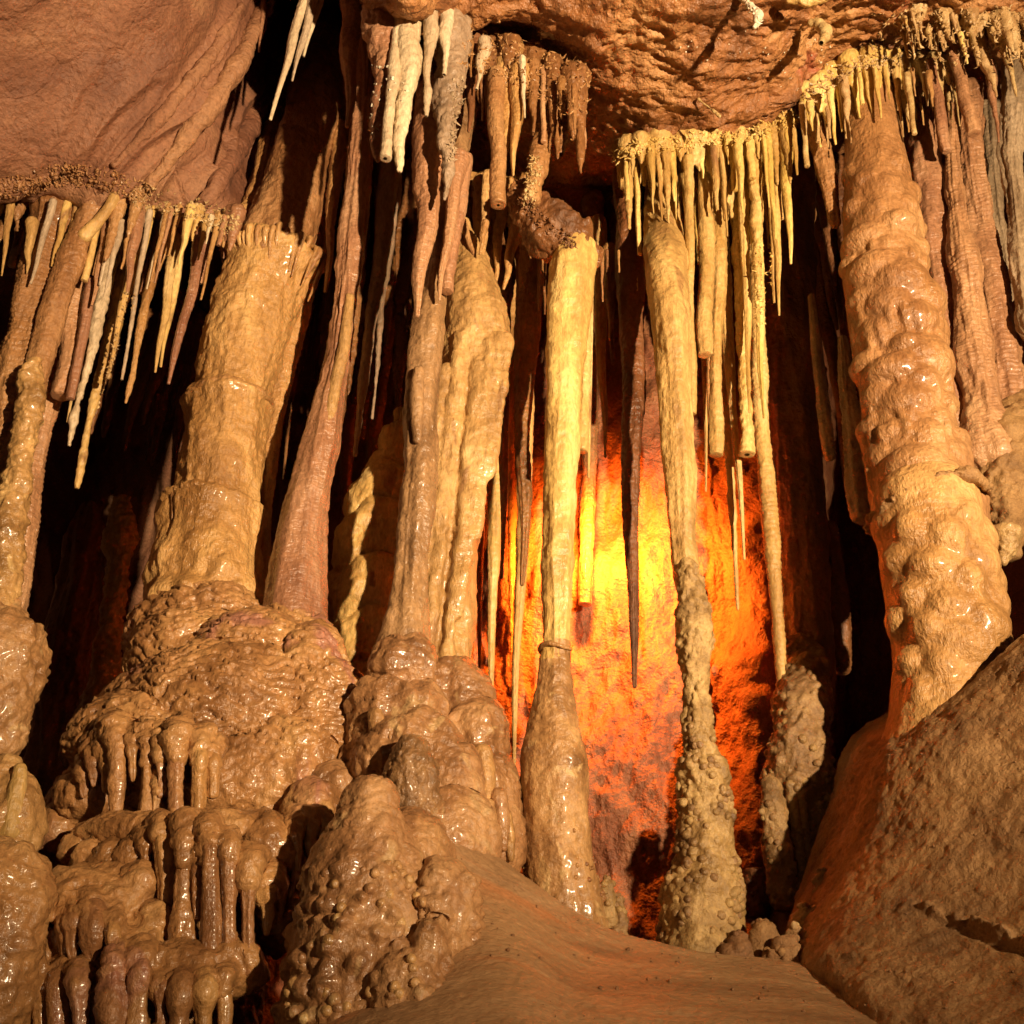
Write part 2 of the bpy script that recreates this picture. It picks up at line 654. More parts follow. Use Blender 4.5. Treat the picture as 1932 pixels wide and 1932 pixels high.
def nodules(parent, mask, mat, n_parts, n_rest, rng, rmin, rmax, zlo, zhi, grow=True, sink=0.3, face=True):
    """coral knobs sitting on a surface: the large ones each a part, the small rest one joined part"""
    me0 = parent.data
    V = np.empty(len(me0.vertices) * 3, np.float32)
    me0.vertices.foreach_get('co', V)
    NN = np.empty(len(me0.vertices) * 3, np.float32)
    me0.vertices.foreach_get('normal', NN)
    base = np.array(parent.location) + (np.array(parent.parent.location) if parent.parent else 0)
    V = V.reshape(-1, 3).astype(float) + base
    NN = NN.reshape(-1, 3).astype(float)
    z = V[:, 2]
    ok = np.where((z > zlo) & (z < zhi) & (mask(V) if mask else True))[0]
    if face:        # the visitors' side carries them; the far side is never seen
        c = V[ok].mean(0)
        ok = ok[(V[ok] - c)[:, 1] < 0.35 * np.std(V[ok][:, 1]) + 0.02]
    t = (zhi - z[ok]) / (zhi - zlo)
    wgt = (0.15 + t) if grow else np.ones(len(ok))
    # patchy
    wgt = wgt * np.clip(0.35 + vnoise(V[ok] * 11, 5), 0.02, 1) ** 1.5
    pick = rng.choice(ok, n_parts + n_rest, p=wgt / wgt.sum())
    tt = (zhi - z[pick]) / (zhi - zlo)
    r = rmin + (rmax - rmin) * rng.random(len(pick)) ** 2.2 * (0.35 + 0.65 * tt if grow else 1)
    order = np.argsort(-r)
    key = mat
    if key not in _nod_mesh:
        vs = ICO_V * (1 + 0.10 * fbm(ICO_V * 2.3, 2, 8))[:, None]
        me = bpy.data.meshes.new('nodule')
        me.from_pydata(vs.tolist(), [], ICO_F.tolist())
        me.polygons.foreach_set('use_smooth', np.ones(len(ICO_F), bool))
        me.materials.append(MATS[mat])
        _nod_mesh[key] = me
    me = _nod_mesh[key]
    spot = V[pick] - NN[pick] * (r * sink)[:, None]
    for k in order[:n_parts]:
        o = bpy.data.objects.new('nodule', me)
        COL.objects.link(o)
        o.parent = parent
        o.location = spot[k] - base
        s = r[k]
        o.scale = (s, s, s * rng.uniform(.8, 1.1))
        o.rotation_euler = rng.uniform(0, 6.28, 3)
    parts = []
    for k in order[n_parts:]:
        parts.append((ICO_V * r[k] * (1, 1, rng.uniform(.8, 1.15)) + spot[k], ICO_F))
    if parts:
        VV, FF = join(parts)
        o = mesh_obj('small_nodules', VV, FF, mat, parent, base)
        o['kind'] = 'stuff'


def crust(name, mat, pts_fn, n, rng, lmin, lmax, label, rad=0.0035):
    """a felt of tiny crystal spikes and blebs that nobody could count"""
    parts = []
    for k in range(n):
        p = pts_fn(rng)
        d = rng.normal(size=3)
        d[2] -= 0.35
        d /= np.linalg.norm(d)
        l = rng.uniform(lmin, lmax) * rng.uniform(.4, 1)
        b = rng.normal(size=3) * 0.35
        mid = p + d * l * .5
        end = mid + (d + b) / np.linalg.norm(d + b) * l * .5
        r = rad * rng.uniform(.6, 1.5)
        a = np.cross(d, [0.3, 0.5, 0.8])
        a /= np.linalg.norm(a)
        bb = np.cross(d, a)
        th = np.arange(5) * 2 * math.pi / 5
        ring = a[None] * np.cos(th)[:, None] + bb[None] * np.sin(th)[:, None]
        V = np.concatenate([p + ring * r * 1.5, mid + ring * r, end + ring * r * .35])
        Fq = []
        for q in range(2):
            for s in range(5):
                Fq.append((q * 5 + s, q * 5 + (s + 1) % 5, q * 5 + 5 + (s + 1) % 5, q * 5 + 5 + s))
        parts.append((V, np.array(Fq)))
        if rad > .003 and rng.random() < .12:
            parts.append(sphere_geo(p, rng.uniform(.004, .012) * np.array([1, 1, rng.uniform(.8, 1.3)]), 7, 5))
    V, Fq = join(parts)
    o = mesh_obj(name, V, Fq, mat)
    return tag(o, label, 'crust', None, 'stuff')

# ==================================================================== THE SETTING
# ceiling over the right half and centre, turning down into the back wall
xs = [470, 620, 720, 860, 1000, 1150, 1330, 1490, 1600, 1720, 1950, 2250]
rows = []
rows.append([(x, -330, 2.5) for x in xs])
rows.append([(470, -60, 5.0), (620, -60, 4.6), (720, -30, 3.0), (860, -10, 3.15), (1000, 0, 3.25), (1150, 0, 3.2), (1330, 0, 3.15), (1490, 0, 3.2), (1600, -10, 3.25), (1720, -20, 3.3), (1950, -20, 3.3), (2250, 0, 3.2)])
rows.append([(470, 30, 6.5), (620, 20, 6.0), (720, 20, 3.35), (860, 40, 3.5), (1000, 80, 3.6), (1150, 150, 3.7), (1330, 150, 3.6), (1490, 110, 3.6), (1600, 60, 3.6), (1720, 40, 3.6), (1950, 40, 3.6), (2250, 60, 3.5)])
rows.append([(470, 100, 7.5), (620, 90, 7.0), (720, 60, 3.8), (860, 90, 4.0), (1000, 170, 4.1), (1150, 262, 4.15), (1330, 258, 4.0), (1490, 205, 3.95), (1590, 120, 3.95), (1720, 90, 3.9), (1950, 100, 3.95), (2250, 120, 3.9)])
rows.append([(470, 180, 7.8), (620, 170, 7.4), (720, 130, 4.6), (860, 170, 4.8), (1000, 240, 4.6), (1150, 300, 4.7), (1330, 290, 4.6), (1490, 250, 4.6), (1590, 180, 4.6), (1720, 150, 4.6), (1950, 160, 4.6), (2250, 200, 4.4)])
rows.append([(470, 320, 7.6), (620, 320, 7.2), (720, 330, 6.2), (860, 380, 6.2), (1000, 400, 5.8), (1150, 420, 5.8), (1330, 400, 5.8), (1490, 380, 5.9), (1590, 330, 5.9), (1720, 300, 5.6), (1950, 300, 5.2), (2250, 340, 4.8)])
rows.append([(470, 800, 7.0), (620, 780, 6.6), (720, 760, 6.2), (860, 760, 5.9), (1000, 780, 5.6), (1150, 800, 5.45), (1330, 800, 5.35), (1490, 800, 5.6), (1590, 800, 8.6), (1720, 800, 8.4), (1950, 800, 6.6), (2250, 800, 4.8)])
rows.append([(470, 1250, 6.6), (620, 1250, 6.2), (720, 1250, 5.9), (860, 1250, 5.5), (1000, 1250, 5.35), (1150, 1250, 5.3), (1330, 1250, 5.2), (1490, 1250, 5.3), (1590, 1250, 8.6), (1720, 1250, 8.2), (1950, 1200, 6.4), (2250, 1200, 4.6)])
rows.append([(470, 1650, 6.0), (620, 1650, 5.8), (720, 1650, 5.5), (860, 1650, 5.2), (1000, 1650, 5.25), (1150, 1640, 5.2), (1330, 1640, 5.1), (1490, 1650, 5.1), (1590, 1650, 8.0), (1720, 1600, 7.6), (1950, 1550, 6.0), (2250, 1500, 4.4)])
rows.append([(x, 2250, 5.2) for x in xs])


def d_ceiling(V, U):
    back = np.clip((U[:, 1] - 4.0) / 1.0, 0, 1)          # 0 ceiling, 1 back wall
    d = 0.075 * fbm(V * (1.9, 1.9, 1.9), 3, 31) + 0.028 * ridged(V * (3.5, 9, 6) + 0.6 * fbm(V * 3, 2, 5)[:, None], 3, 33) + 0.010 * fbm(V * 26, 3, 34, 0.6)
    wq = V * (5.5, 5.5, 2.6) + 0.5 * fbm(V * 2.5, 2, 40)[:, None]
    e = 0.075 * fbm(V * 2.1, 2, 36) + 0.012 * ridged(wq, 2, 37) + 0.02 * fbm(V * (13, 13, 8), 3, 38, .65) + .010 * ridged(V * (17, 17, 6), 2, 39)
    return d * (1 - back) + e * back


def split_patch():
    o, V, Nn = patch('cave_ceiling', rows[:6], 'ceiling', 420, 260, d_ceiling)
    # back wall continues from the ceiling's last row
    sub = rows[4:]

    def dw(V, U):
        return d_ceiling(V, U + np.array([0, 4.0])[None])
    patch('cave_back_wall', sub, 'backwall', 420, 300, dw)


split_patch()

# upper left rock panel, folding under its ledge into the dark left wall
g = []
g.append([(-420, -330, 2.0), (-150, -330, 2.1), (120, -330, 2.3), (340, -330, 2.7), (480, -330, 3.2), (540, -330, 4.2)])
g.append([(-420, 0, 2.5), (-150, 0, 2.6), (120, 0, 2.85), (340, 0, 3.2), (480, 0, 3.9), (545, 0, 5.6)])
g.append([(-420, 180, 2.9), (-150, 180, 3.0), (110, 180, 3.2), (300, 190, 3.5), (450, 210, 4.1), (530, 220, 5.8)])
g.append([(-420, 345, 3.25), (-150, 350, 3.3), (90, 308, 3.5), (260, 350, 3.75), (430, 405, 4.2), (520, 450, 5.8)])
g.append([(-420, 385, 3.6), (-150, 390, 3.7), (90, 372, 3.9), (260, 400, 4.15), (430, 425, 4.55), (520, 440, 5.8)])
g.append([(-420, 425, 5.6), (-150, 430, 5.8), (90, 425, 6.0), (260, 435, 6.2), (430, 445, 6.4), (540, 455, 6.8)])
g.append([(-420, 900, 6.4), (-150, 900, 6.5), (90, 900, 6.6), (260, 900, 6.8), (430, 900, 6.9), (560, 900, 7.2)])
g.append([(-420, 2200, 5.6), (-150, 2200, 5.7), (90, 2200, 5.8), (260, 2200, 6.0), (430, 2200, 6.2), (560, 2200, 6.4)])


def d_panel(V, U):
    k = np.clip((U[:, 1] - 3.2) / 1.2, 0, 1)
    cdir = U[:, 0] + .5 * U[:, 1] + .25 * fbm(V * 1.5, 2, 58)
    fold = np.clip((cdir - 3.0) / 1.0, 0, 1) * (1 - k)
    q = np.c_[cdir * 1.7, U[:, 1] * .35, U[:, 0] * .2]
    d = 0.05 * fbm(V * 1.7, 3, 51) * (1 - k) + 0.004 * fbm(V * 22, 3, 52) + 0.10 * fold * ridged(q, 2, 53)
    cr = np.abs(vnoise(V * (1.6, 1.6, 1.1), 57))
    d = d - 0.025 * np.clip(1 - cr / 0.02, 0, 1) * (1 - k)
    d = d + k * (0.09 * ridged(V * (4, 4, .8), 2, 55) + 0.02 * fbm(V * 14, 3, 56))
    return d


_, WALL_V, _ = patch('cave_wall', g, 'panel', 330, 420, d_panel)

# sheet added just outside the view to keep the floodlight off the back wall
patch('right_light_blocker', [[(1985, -350, 4.7), (2150, -350, 4.5), (2500, -350, 4.2), (3000, -350, 3.6)], [(1985, 300, 4.75), (2150, 300, 4.5), (2500, 300, 4.1), (3000, 300, 3.4)],
                          [(1985, 900, 4.75), (2150, 900, 4.5), (2500, 900, 4.0), (3000, 900, 3.3)], [(1985, 1700, 4.6), (2150, 1700, 4.4), (2500, 1700, 3.8), (3000, 1700, 3.1)]], 'panel', 120, 160,
      lambda V, U: .12 * fbm(V * 1.6, 3, 65) + .03 * ridged(V * (5, 5, 1.5), 2, 66))

# smooth flowstone floor between the mound and the slope
fl = [
    [(200, 2300, 2.1), (420, 2050, 2.6), (640, 1860, 2.95), (800, 1640, 3.1), (830, 1530, 3.35), (850, 1570, 3.8), (860, 2100, 4.0)],
    [(850, 2250, 2.1), (900, 1920, 2.6), (925, 1790, 2.9), (928, 1690, 3.12), (925, 1603, 3.35), (940, 1680, 3.7), (950, 2100, 3.9)],
    [(1100, 2250, 2.1), (1100, 1930, 2.65), (1100, 1850, 2.95), (1105, 1790, 3.15), (1110, 1733, 3.36), (1120, 1800, 3.62), (1120, 2150, 3.8)],
    [(1330, 2250, 2.1), (1310, 1940, 2.65), (1290, 1875, 2.95), (1280, 1826, 3.18), (1270, 1783, 3.4), (1275, 1850, 3.62), (1280, 2150, 3.8)],
    [(1600, 2250, 2.1), (1560, 1960, 2.6), (1520, 1890, 2.9), (1490, 1842, 3.15), (1465, 1800, 3.4), (1470, 1850, 3.7), (1470, 2150, 3.8)],
    [(1950, 2250, 2.0), (1880, 2020, 2.45), (1790, 1950, 2.75), (1700, 1890, 3.0), (1620, 1840, 3.3), (1620, 1880, 3.7), (1620, 2150, 3.8)],
]


def d_floor(V, U):
    return 0.018 * fbm(V * 1.8, 2, 61) + 0.002 * fbm(V * (9, 34, 16), 3, 62) + 0.0015 * fbm(V * 60, 2, 63)


_, FLOOR_V, _ = patch('flowstone_floor', fl, 'floor', 300, 300, d_floor)

# rough earthy slope on the right
sl = [
    [(1690, 1340, 4.1), (1740, 1335, 3.75), (1830, 1290, 3.55), (1945, 1195, 3.40), (2120, 1120, 3.15), (2400, 1100, 2.8)],
    [(1600, 1400, 4.1), (1665, 1420, 3.6), (1780, 1370, 3.42), (1945, 1290, 3.25), (2150, 1230, 3.0), (2450, 1230, 2.6)],
    [(1545, 1560, 4.0), (1640, 1560, 3.5), (1760, 1500, 3.30), (1945, 1440, 3.10), (2180, 1410, 2.8), (2500, 1420, 2.4)],
    [(1500, 1710, 3.9), (1590, 1700, 3.4), (1720, 1650, 3.18), (1945, 1620, 2.94), (2220, 1620, 2.6), (2550, 1650, 2.2)],
    [(1470, 1850, 3.8), (1520, 1815, 3.32), (1660, 1790, 3.05), (1945, 1800, 2.76), (2260, 1850, 2.4), (2600, 1900, 2.0)],
    [(1560, 1960, 3.5), (1610, 1890, 3.0), (1730, 1890, 2.80), (1945, 1950, 2.52), (2280, 2050, 2.2), (2600, 2150, 1.8)],
    [(1640, 2200, 2.9), (1690, 2150, 2.6), (1780, 2150, 2.40), (1945, 2200, 2.2), (2280, 2300, 1.9), (2600, 2400, 1.5)],
]
LEDGE = [(1690, 1722, 3.09), (1745, 1716, 3.04), (1800, 1740, 2.98), (1860, 1758, 2.91), (1945, 1795, 2.78), (2050, 1830, 2.65)]
LP = np.array([P(*c) for c in LEDGE])


def d_slope(V, U):
    d = 0.022 * fbm(V * 1.8, 2, 71) + 0.006 * fbm(V * 14, 3, 72, .6) + 0.002 * fbm(V * 38, 2, 73, .7) + 0.004 * cellbump(V, 40, 3, .2, .5, .15)
    zl = np.interp(V[:, 0], LP[:, 0], LP[:, 2])
    on = np.clip((V[:, 0] - LP[0, 0]) / 0.15, 0, 1)
    jag = 0.02 * fbm(V * (7, 7, 2), 2, 75)
    h = V[:, 2] - zl - jag
    d = d + on * (0.022 * np.clip(1 - np.abs(h - 0.02) / 0.03, 0, 1) * (1 + fbm(V * 30, 2, 76)) - 0.02 * np.clip(1 - np.abs(h + 0.02) / 0.02, 0, 1))
    return d


_, SLOPE_V, _ = patch('earth_slope', sl, 'slope', 330, 330, d_slope)

# the cave's outer shell, so that no daylight gets in and lamplight stays inside
V, Fq = sphere_geo((0, 2.5, 3.0), (7.5, 9.0, 6.5), 64, 40)
V = V + (V - np.array([0, 2.5, 3.0])) * (0.05 * fbm(V * .7, 3, 81))[:, None]
o = mesh_obj('cave_shell', V, Fq[:, ::-1], 'umber')
o['kind'] = 'structure'

def ell(x, y, Y, rx, ry, rd=None):
    c = P(x, y, Y)
    m = mpp(c)
    return sphere_geo(c, (rx * m, (rd if rd else (rx + ry) / 2) * m, ry * m), 32, 20)


def tub(spec, Y):
    pts, rad = spine(spec, Y)
    return tube_geo(pts, rad, .02)



# ==================================================================== BIG COLUMNS
# --- left column with flared capital ---------------------------------------------
base = P(385, 1210, 4.15)
t = thing('limestone_column', 'thick tan column with ringed ledges and a flared capital, standing on the left flowstone mound', 'column', base)
_, VA = part(t, 'shaft', 'tan', [(385, 1290, 128), (385, 1210, 117), (390, 1120, 106), (394, 1075, 100), (399, 1020, 91), (402, 975, 96), (404, 958, 93), (406, 948, 79), (414, 900, 79), (424, 830, 75),
                                (430, 785, 76), (432, 768, 81), (434, 758, 79), (437, 748, 68), (446, 710, 68), (462, 650, 71), (482, 580, 72), (503, 525, 76), (518, 490, 86), (524, 476, 72)], 4.15,
             (lambda f0: lambda V, th, R: f0(V, th, R) + np.clip((P(0, 1040, 4.15)[2] - V[:, 2]) / .25, 0, 1) * (.03 * fbm(V * (6, 6, 8), 2, 77) + .02 * cellbump(V, 9, 4, .3, .8, .7)))(R_flow(.016, .008, 2.2, 2, .007)), cap1='blunt', res=.0075)
part(t, 'upper_shaft', 'tan', [(510, 500, 66), (530, 440, 64), (553, 370, 58), (574, 290, 54), (590, 225, 50), (602, 150, 48, 4.35), (612, 60, 50, 4.6)], 4.12, R_flow(.012, .012, 1.6, 4), res=.009)
part(t, 'side_shaft', 'tan', [(470, 500, 26), (478, 430, 22), (492, 360, 19), (505, 290, 17), (520, 225, 18, 4.4), (532, 170, 18, 4.9), (540, 120, 20, 5.6)], 4.2, R_smooth(.008, 0, 5, .006))
for (x, y, hw, tilt) in ((404, 962, 93, 8), (432, 762, 78, -4)):
    c = P(x, y, 4.15)
    r = hw * mpp(c) - .004
    th = np.linspace(0, 2 * math.pi, 40)
    pts = np.c_[c[0] + np.cos(th) * r, c[1] + np.sin(th) * r, c[2] + np.cos(th) * (-.02 if tilt > 0 else .015) + .012 * np.sin(3 * th)]
    V, Fq = tube_geo(pts, np.full(40, .011) + .004 * np.sin(th * 7), .005, disp=R_rugged(.009, 3, .007, 60), axis=(0, 0, 1))
    mesh_obj('ledge_rim', V, Fq, 'tan', t, base)
rg = np.random.default_rng(21)
for k in range(22):        # drapes of the capital
    a = math.radians(180 + k * 9.0 + rg.uniform(-3, 3))
    c = P(520, 490, 4.15)
    r = 80 * mpp(c)
    off = np.array([math.cos(a), math.sin(a), 0])
    side = .35 + .65 * (k / 21)
    l = rg.uniform(.08, .26) * side + .04
    top = c + (0, 0, .018 * math.sin(k * 1.7) + .012)
    p0 = top + off * (r - .03) + (0, 0, .012)
    p1 = top + off * (r + .012 + .02 * side) + (0, 0, -.012)
    p2 = c + off * (r + .004 + .012 * side) + (-.006, 0, -l * .45)
    p3 = c + off * (r - .020) + (-.03 * l, 0, -l)
    q = rg.uniform(.75, 1.3)
    V, Fq = tube_geo([p0, p1, p2, p3], [.016 * q, .016 * q, .011 * q, .004], .006, disp=R_smooth(.005, 0, k))
    mesh_obj('drip_tooth', V, Fq, 'tan', t, base)
for k in range(9):
    a = math.radians(195 + k * 19)
    c = P(404, 965, 4.15)
    r = 92 * mpp(c)
    off = np.array([math.cos(a), math.sin(a), 0])
    p0 = c + off * (r - .008)
    V, Fq = tube_geo([p0, p0 - off * .004 + (0, 0, -.04), p0 - off * .012 + (0, 0, -random.uniform(.09, .16))], [.017, .012, .004], .006, disp=R_smooth(.004, 0, k))
    mesh_obj('drip_tooth', V, Fq, 'tan', t, base)

# --- slim column with a cone foot beside it ----------------------------------------
base = P(556, 1200, 3.95)
t = thing('limestone_column', 'slender column swelling to a wet cone foot, right beside the thick ringed column', 'column', base)
part(t, 'shaft', 'pink', [(553, 1240, 62), (555, 1190, 56), (558, 1100, 52), (568, 1010, 43), (588, 910, 34), (612, 800, 25), (630, 720, 20), (642, 650, 19), (655, 540, 21),
                          (664, 450, 22), (674, 340, 18), (682, 240, 19), (690, 130, 24), (698, 20, 34)], 3.95, R_flow(.010, .010, 1.4, 12, .004), res=.007)
part(t, 'pale_rib', 'buff', [(600, 905, 8), (618, 800, 10), (634, 720, 11), (648, 655, 10), (660, 560, 6)], 3.9, R_smooth(.006, 0, 8, .003))

# --- leaning side column behind them ---------------------------------------------------
formation('limestone_column', 'tan', [(478, 1160, 40), (492, 1000, 17), (505, 900, 14), (518, 800, 14), (535, 710, 17), (556, 610, 20), (580, 500, 24), (600, 420, 22)], 4.3,
          'narrow tan column tucked behind the right side of the thick ringed column', 'column', R_smooth(.007, .001, 6, .004))

# --- twin column over the central mound ------------------------------------------------------
base = P(760, 1220, 3.62)
t = thing('limestone_column', 'wet grey-brown front column rising from the central bulbous mound', 'column', base)
part(t, 'shaft', 'wetdark', [(760, 1250, 52), (764, 1190, 38), (771, 1110, 30), (780, 1010, 29), (789, 900, 29), (796, 800, 29), (803, 700, 28), (811, 610, 25), (822, 540, 20), (834, 470, 17), (846, 390, 18), (858, 300, 22), (868, 200, 30)], 3.62,
     R_flow(.011, .007, 1.3, 14, .004), res=.007)
part(t, 'split_rib', 'wetdark', [(790, 700, 10), (786, 760, 13), (788, 830, 9)], 3.54, R_smooth(.004, 0, 8))

base = P(845, 1260, 3.95)
t = thing('limestone_column', 'fat golden-buff flowstone column with pointed top and overhanging shoulder behind the wet one', 'column', base)
c2 = [tub([(838, 1310, 62), (840, 1240, 50), (848, 1120, 48), (857, 1010, 46), (866, 900, 46), (878, 800, 50), (888, 715, 56), (898, 660, 62), (900, 620, 62), (896, 570, 55), (890, 520, 43), (885, 475, 29), (880, 440, 14), (877, 415, 6)], 3.95)]
for (x, y0, y1, hw) in ((940, 640, 1010, 13), (955, 640, 900, 11), (922, 650, 1160, 15), (905, 690, 1270, 15), (872, 640, 1240, 15), (890, 800, 1280, 14), (852, 760, 1280, 14), (880, 900, 1285, 13), (838, 700, 1270, 13)):
    c2.append(tub([(x, y0, hw * 1.2), (x - (y1 - y0) * .05, (y0 + y1) / 2, hw), (x - (y1 - y0) * .11, y1, hw * .7)], 3.835))
V, Nn, Fq = remesh(c2, .0075, 5)
V = V + Nn * (.010 * fbm(V * (9, 9, 5), 3, 16) + .006 * fbm(V * (26, 26, 18), 2, 17) + .004 * np.clip(fbm(V * (20, 20, 44), 2, 18), 0, 1))[:, None]
mesh_obj('shaft', V, Fq, 'buff', t, base)

# --- centre column ---------------------------------------------------------------
base = P(1075, 1730, 3.68)
t = thing('limestone_column', 'straight central column with a swollen foot, in front of the orange glow', 'column', base)
OD, VD = part(t, 'foot', 'mound', [(1078, 1790, 72), (1072, 1720, 66), (1052, 1620, 65), (1044, 1530, 63), (1045, 1440, 61), (1044, 1395, 52), (1044, 1330, 38), (1047, 1260, 28), (1049, 1215, 26.5)], 3.7, R_flow(.008, .004, 1.4, 22, .004), res=.007)
part(t, 'upper_shaft', 'cream', [(1047, 1250, 27), (1050, 1180, 26), (1053, 1050, 27), (1057, 900, 29),
                                (1064, 740, 34), (1070, 620, 38), (1076, 540, 40), (1081, 500, 41), (1085, 474, 38)], 3.7, R_flow(.008, .004, 1.4, 22, .004), res=.007)
c = P(1048, 1225, 3.7)
th = np.linspace(0, 2 * math.pi, 30)
r = 28 * mpp(c)
V, Fq = tube_geo(np.c_[c[0] + np.cos(th) * r, c[1] + np.sin(th) * r, c[2] + .008 * np.sin(2 * th)], np.full(30, .007), .005, disp=R_rugged(.005, 3), axis=(0, 0, 1))
mesh_obj('ring_collar', V, Fq, 'tan', t, base)
nodules(OD, None, 'tan', 30, 320, RNG, .003, .011, P(0, 1700, 3.7)[2], P(0, 1440, 3.7)[2])
part(t, 'side_rib', 'cream', [(1104, 470, 14), (1103, 600, 13), (1100, 740, 13), (1097, 850, 12)], 3.82, R_smooth(.004, .001, 8), cap1='blunt')
part(t, 'side_rib', 'cream', [(1116, 480, 5), (1114, 620, 5), (1112, 760, 4), (1110, 900, 3)], 3.84, R_smooth(.002, .0005, 9))
# broken block above it
formation('fallen_block', 'umber', [(985, 372, 24), (1015, 408, 34), (1052, 446, 42), (1092, 474, 40), (1118, 482, 20)], 3.72, 'dark crusty rock block wedged on top of the straight central column', 'rock',
          R_rugged(.03, 4, .01, 40))

# --- popcorn column --------------------------------------------------------------
base = P(1325, 1790, 3.62)
t = thing('limestone_column', 'pale column whose lower half is studded with coral knobs', 'column', base)
OF, VF = part(t, 'shaft', 'popcorn', [(1325, 1840, 84), (1325, 1760, 78), (1324, 1690, 70), (1330, 1630, 56), (1331, 1560, 47), (1326, 1480, 43), (1322, 1440, 41), (1320, 1420, 30), (1318, 1340, 27), (1312, 1270, 25), (1310, 1190, 28), (1304, 1130, 23), (1297, 1070, 17)],
                3.66, R_rugged(.014, 6, .012, 34), cap1='round', res=.007)
part(t, 'upper_shaft', 'buff', [(1300, 1130, 20), (1296, 1090, 24), (1288, 1000, 23), (1284, 900, 25), (1275, 780, 29), (1268, 680, 32), (1264, 590, 36), (1258, 510, 38, 3.88), (1252, 430, 34, 4.12), (1250, 330, 30, 4.3)], 3.76, R_flow(.007, .006, 1.4, 26, .003), res=.007)
nodules(OF, None, 'popcorn', 170, 1100, RNG, .004, .022, P(0, 1790, 3.66)[2], P(0, 1130, 3.66)[2])

# --- dim column behind, with knobby foot ------------------------------------------------
base = P(1500, 1720, 4.35)
t = thing('limestone_column', 'broad shadowed column with a knobby foot between the coral-studded and the bulging column', 'column', base)
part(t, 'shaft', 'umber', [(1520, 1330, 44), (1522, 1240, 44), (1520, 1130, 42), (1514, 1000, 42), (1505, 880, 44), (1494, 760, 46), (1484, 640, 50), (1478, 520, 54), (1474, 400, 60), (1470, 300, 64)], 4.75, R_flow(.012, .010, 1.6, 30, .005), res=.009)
OH, VH = part(t, 'foot', 'popcorn', [(1498, 1790, 52), (1495, 1690, 46), (1500, 1600, 52), (1506, 1500, 54), (1510, 1400, 52), (1512, 1310, 44, 4.35), (1516, 1240, 42, 4.6)], 4.25, R_rugged(.02, 8, .016, 26), res=.008)
OH2, VH2 = part(t, 'foot_lobe', 'popcorn', [(1478, 1700, 20), (1468, 1600, 24), (1458, 1520, 26), (1456, 1480, 18)], 4.1, R_rugged(.014, 9, .012, 30))
nodules(OH, None, 'popcorn', 70, 360, RNG, .005, .022, P(0, 1760, 4.25)[2], P(0, 1270, 4.25)[2], False)
nodules(OH2, None, 'popcorn', 20, 90, RNG, .005, .018, P(0, 1700, 4.1)[2], P(0, 1470, 4.1)[2], False)
for q in ([(1492, 1480, 10), (1502, 1560, 13), (1512, 1640, 11)], [(1510, 1500, 10), (1520, 1580, 11), (1528, 1640, 8)]):
    part(t, 'drip_rib', 'popcorn', q, 4.15, R_rugged(.006, 9, .005, 50))

# --- big bulging column on the right ------------------------------------------------
base = P(1800, 1330, 3.75)
t = thing('limestone_column', 'massive orange-tan column built of stacked domed bulges beside the earth slope', 'column', base)
def bulge_skin(V, Nn, seed):
    return V + Nn * (.005 * fbm(V * (9, 9, 8), 3, seed) + .002 * fbm(V * 30, 2, seed + 2) + .008 * ridged(V * (9, 9, 2.2), 1, seed + 5) * np.clip(.2 + vnoise(V * 4, seed + 8), 0, 1))[:, None]


rg = np.random.default_rng(12)
jt = [tub([(1762, 985, 98), (1745, 940, 98), (1728, 880, 90), (1712, 800, 80), (1698, 700, 78), (1682, 600, 78), (1668, 500, 74), (1660, 400, 66), (1652, 300, 54), (1640, 210, 45), (1630, 130, 44), (1622, 40, 50)], 3.85)]
JX = lambda y: np.interp(y, [250, 400, 500, 600, 700, 800, 900, 980], [1650, 1660, 1668, 1682, 1698, 1712, 1732, 1760])
JW = lambda y: np.interp(y, [250, 400, 500, 600, 700, 800, 900, 980], [58, 68, 80, 86, 88, 90, 98, 106])
for k in range(46):
    y = 330 + 640 * (k + rg.uniform(0, 1)) / 46
    a_ = math.radians(180 + 180 * ((k * .618) % 1))
    c = P(JX(y), y, 3.85)
    m_ = mpp(c)
    sz = rg.uniform(24, 58) * m_ * np.interp(y, [330, 600], [.6, 1])
    out = np.array([math.cos(a_), math.sin(a_), 0])
    q = c + out * (JW(y) * m_ - sz * rg.uniform(.86, .98))
    wd = rg.uniform(.9, 1.3)
    jt.append(sphere_geo(q, (sz * wd, sz * wd, sz * rg.uniform(.8, 1.2)), 28, 18))
    for n_ in range(rg.integers(1, 4)):       # runnels below each bulge
        a2 = a_ + rg.uniform(-.4, .4)
        o2 = np.array([math.cos(a2), math.sin(a2), 0])
        top = c + o2 * (JW(y) * m_ - .016)
        ln = rg.uniform(.6, 1.6) * sz
        jt.append(tube_geo([top + (0, 0, .2 * sz), top + (0, 0, -ln * .6), top - o2 * .012 + (0, 0, -ln * 1.3)], [.022, .02, .008], .014))
V, Nn, Fq = remesh(jt, .008, 9)
mesh_obj('upper_shaft', bulge_skin(V, Nn, 41), Fq, 'tan', t, base)
jt = [tub([(1800, 1460, 150), (1796, 1390, 122), (1790, 1330, 104), (1790, 1250, 98), (1782, 1160, 102), (1768, 1080, 98), (1755, 1010, 96), (1748, 962, 96)], 3.75)]
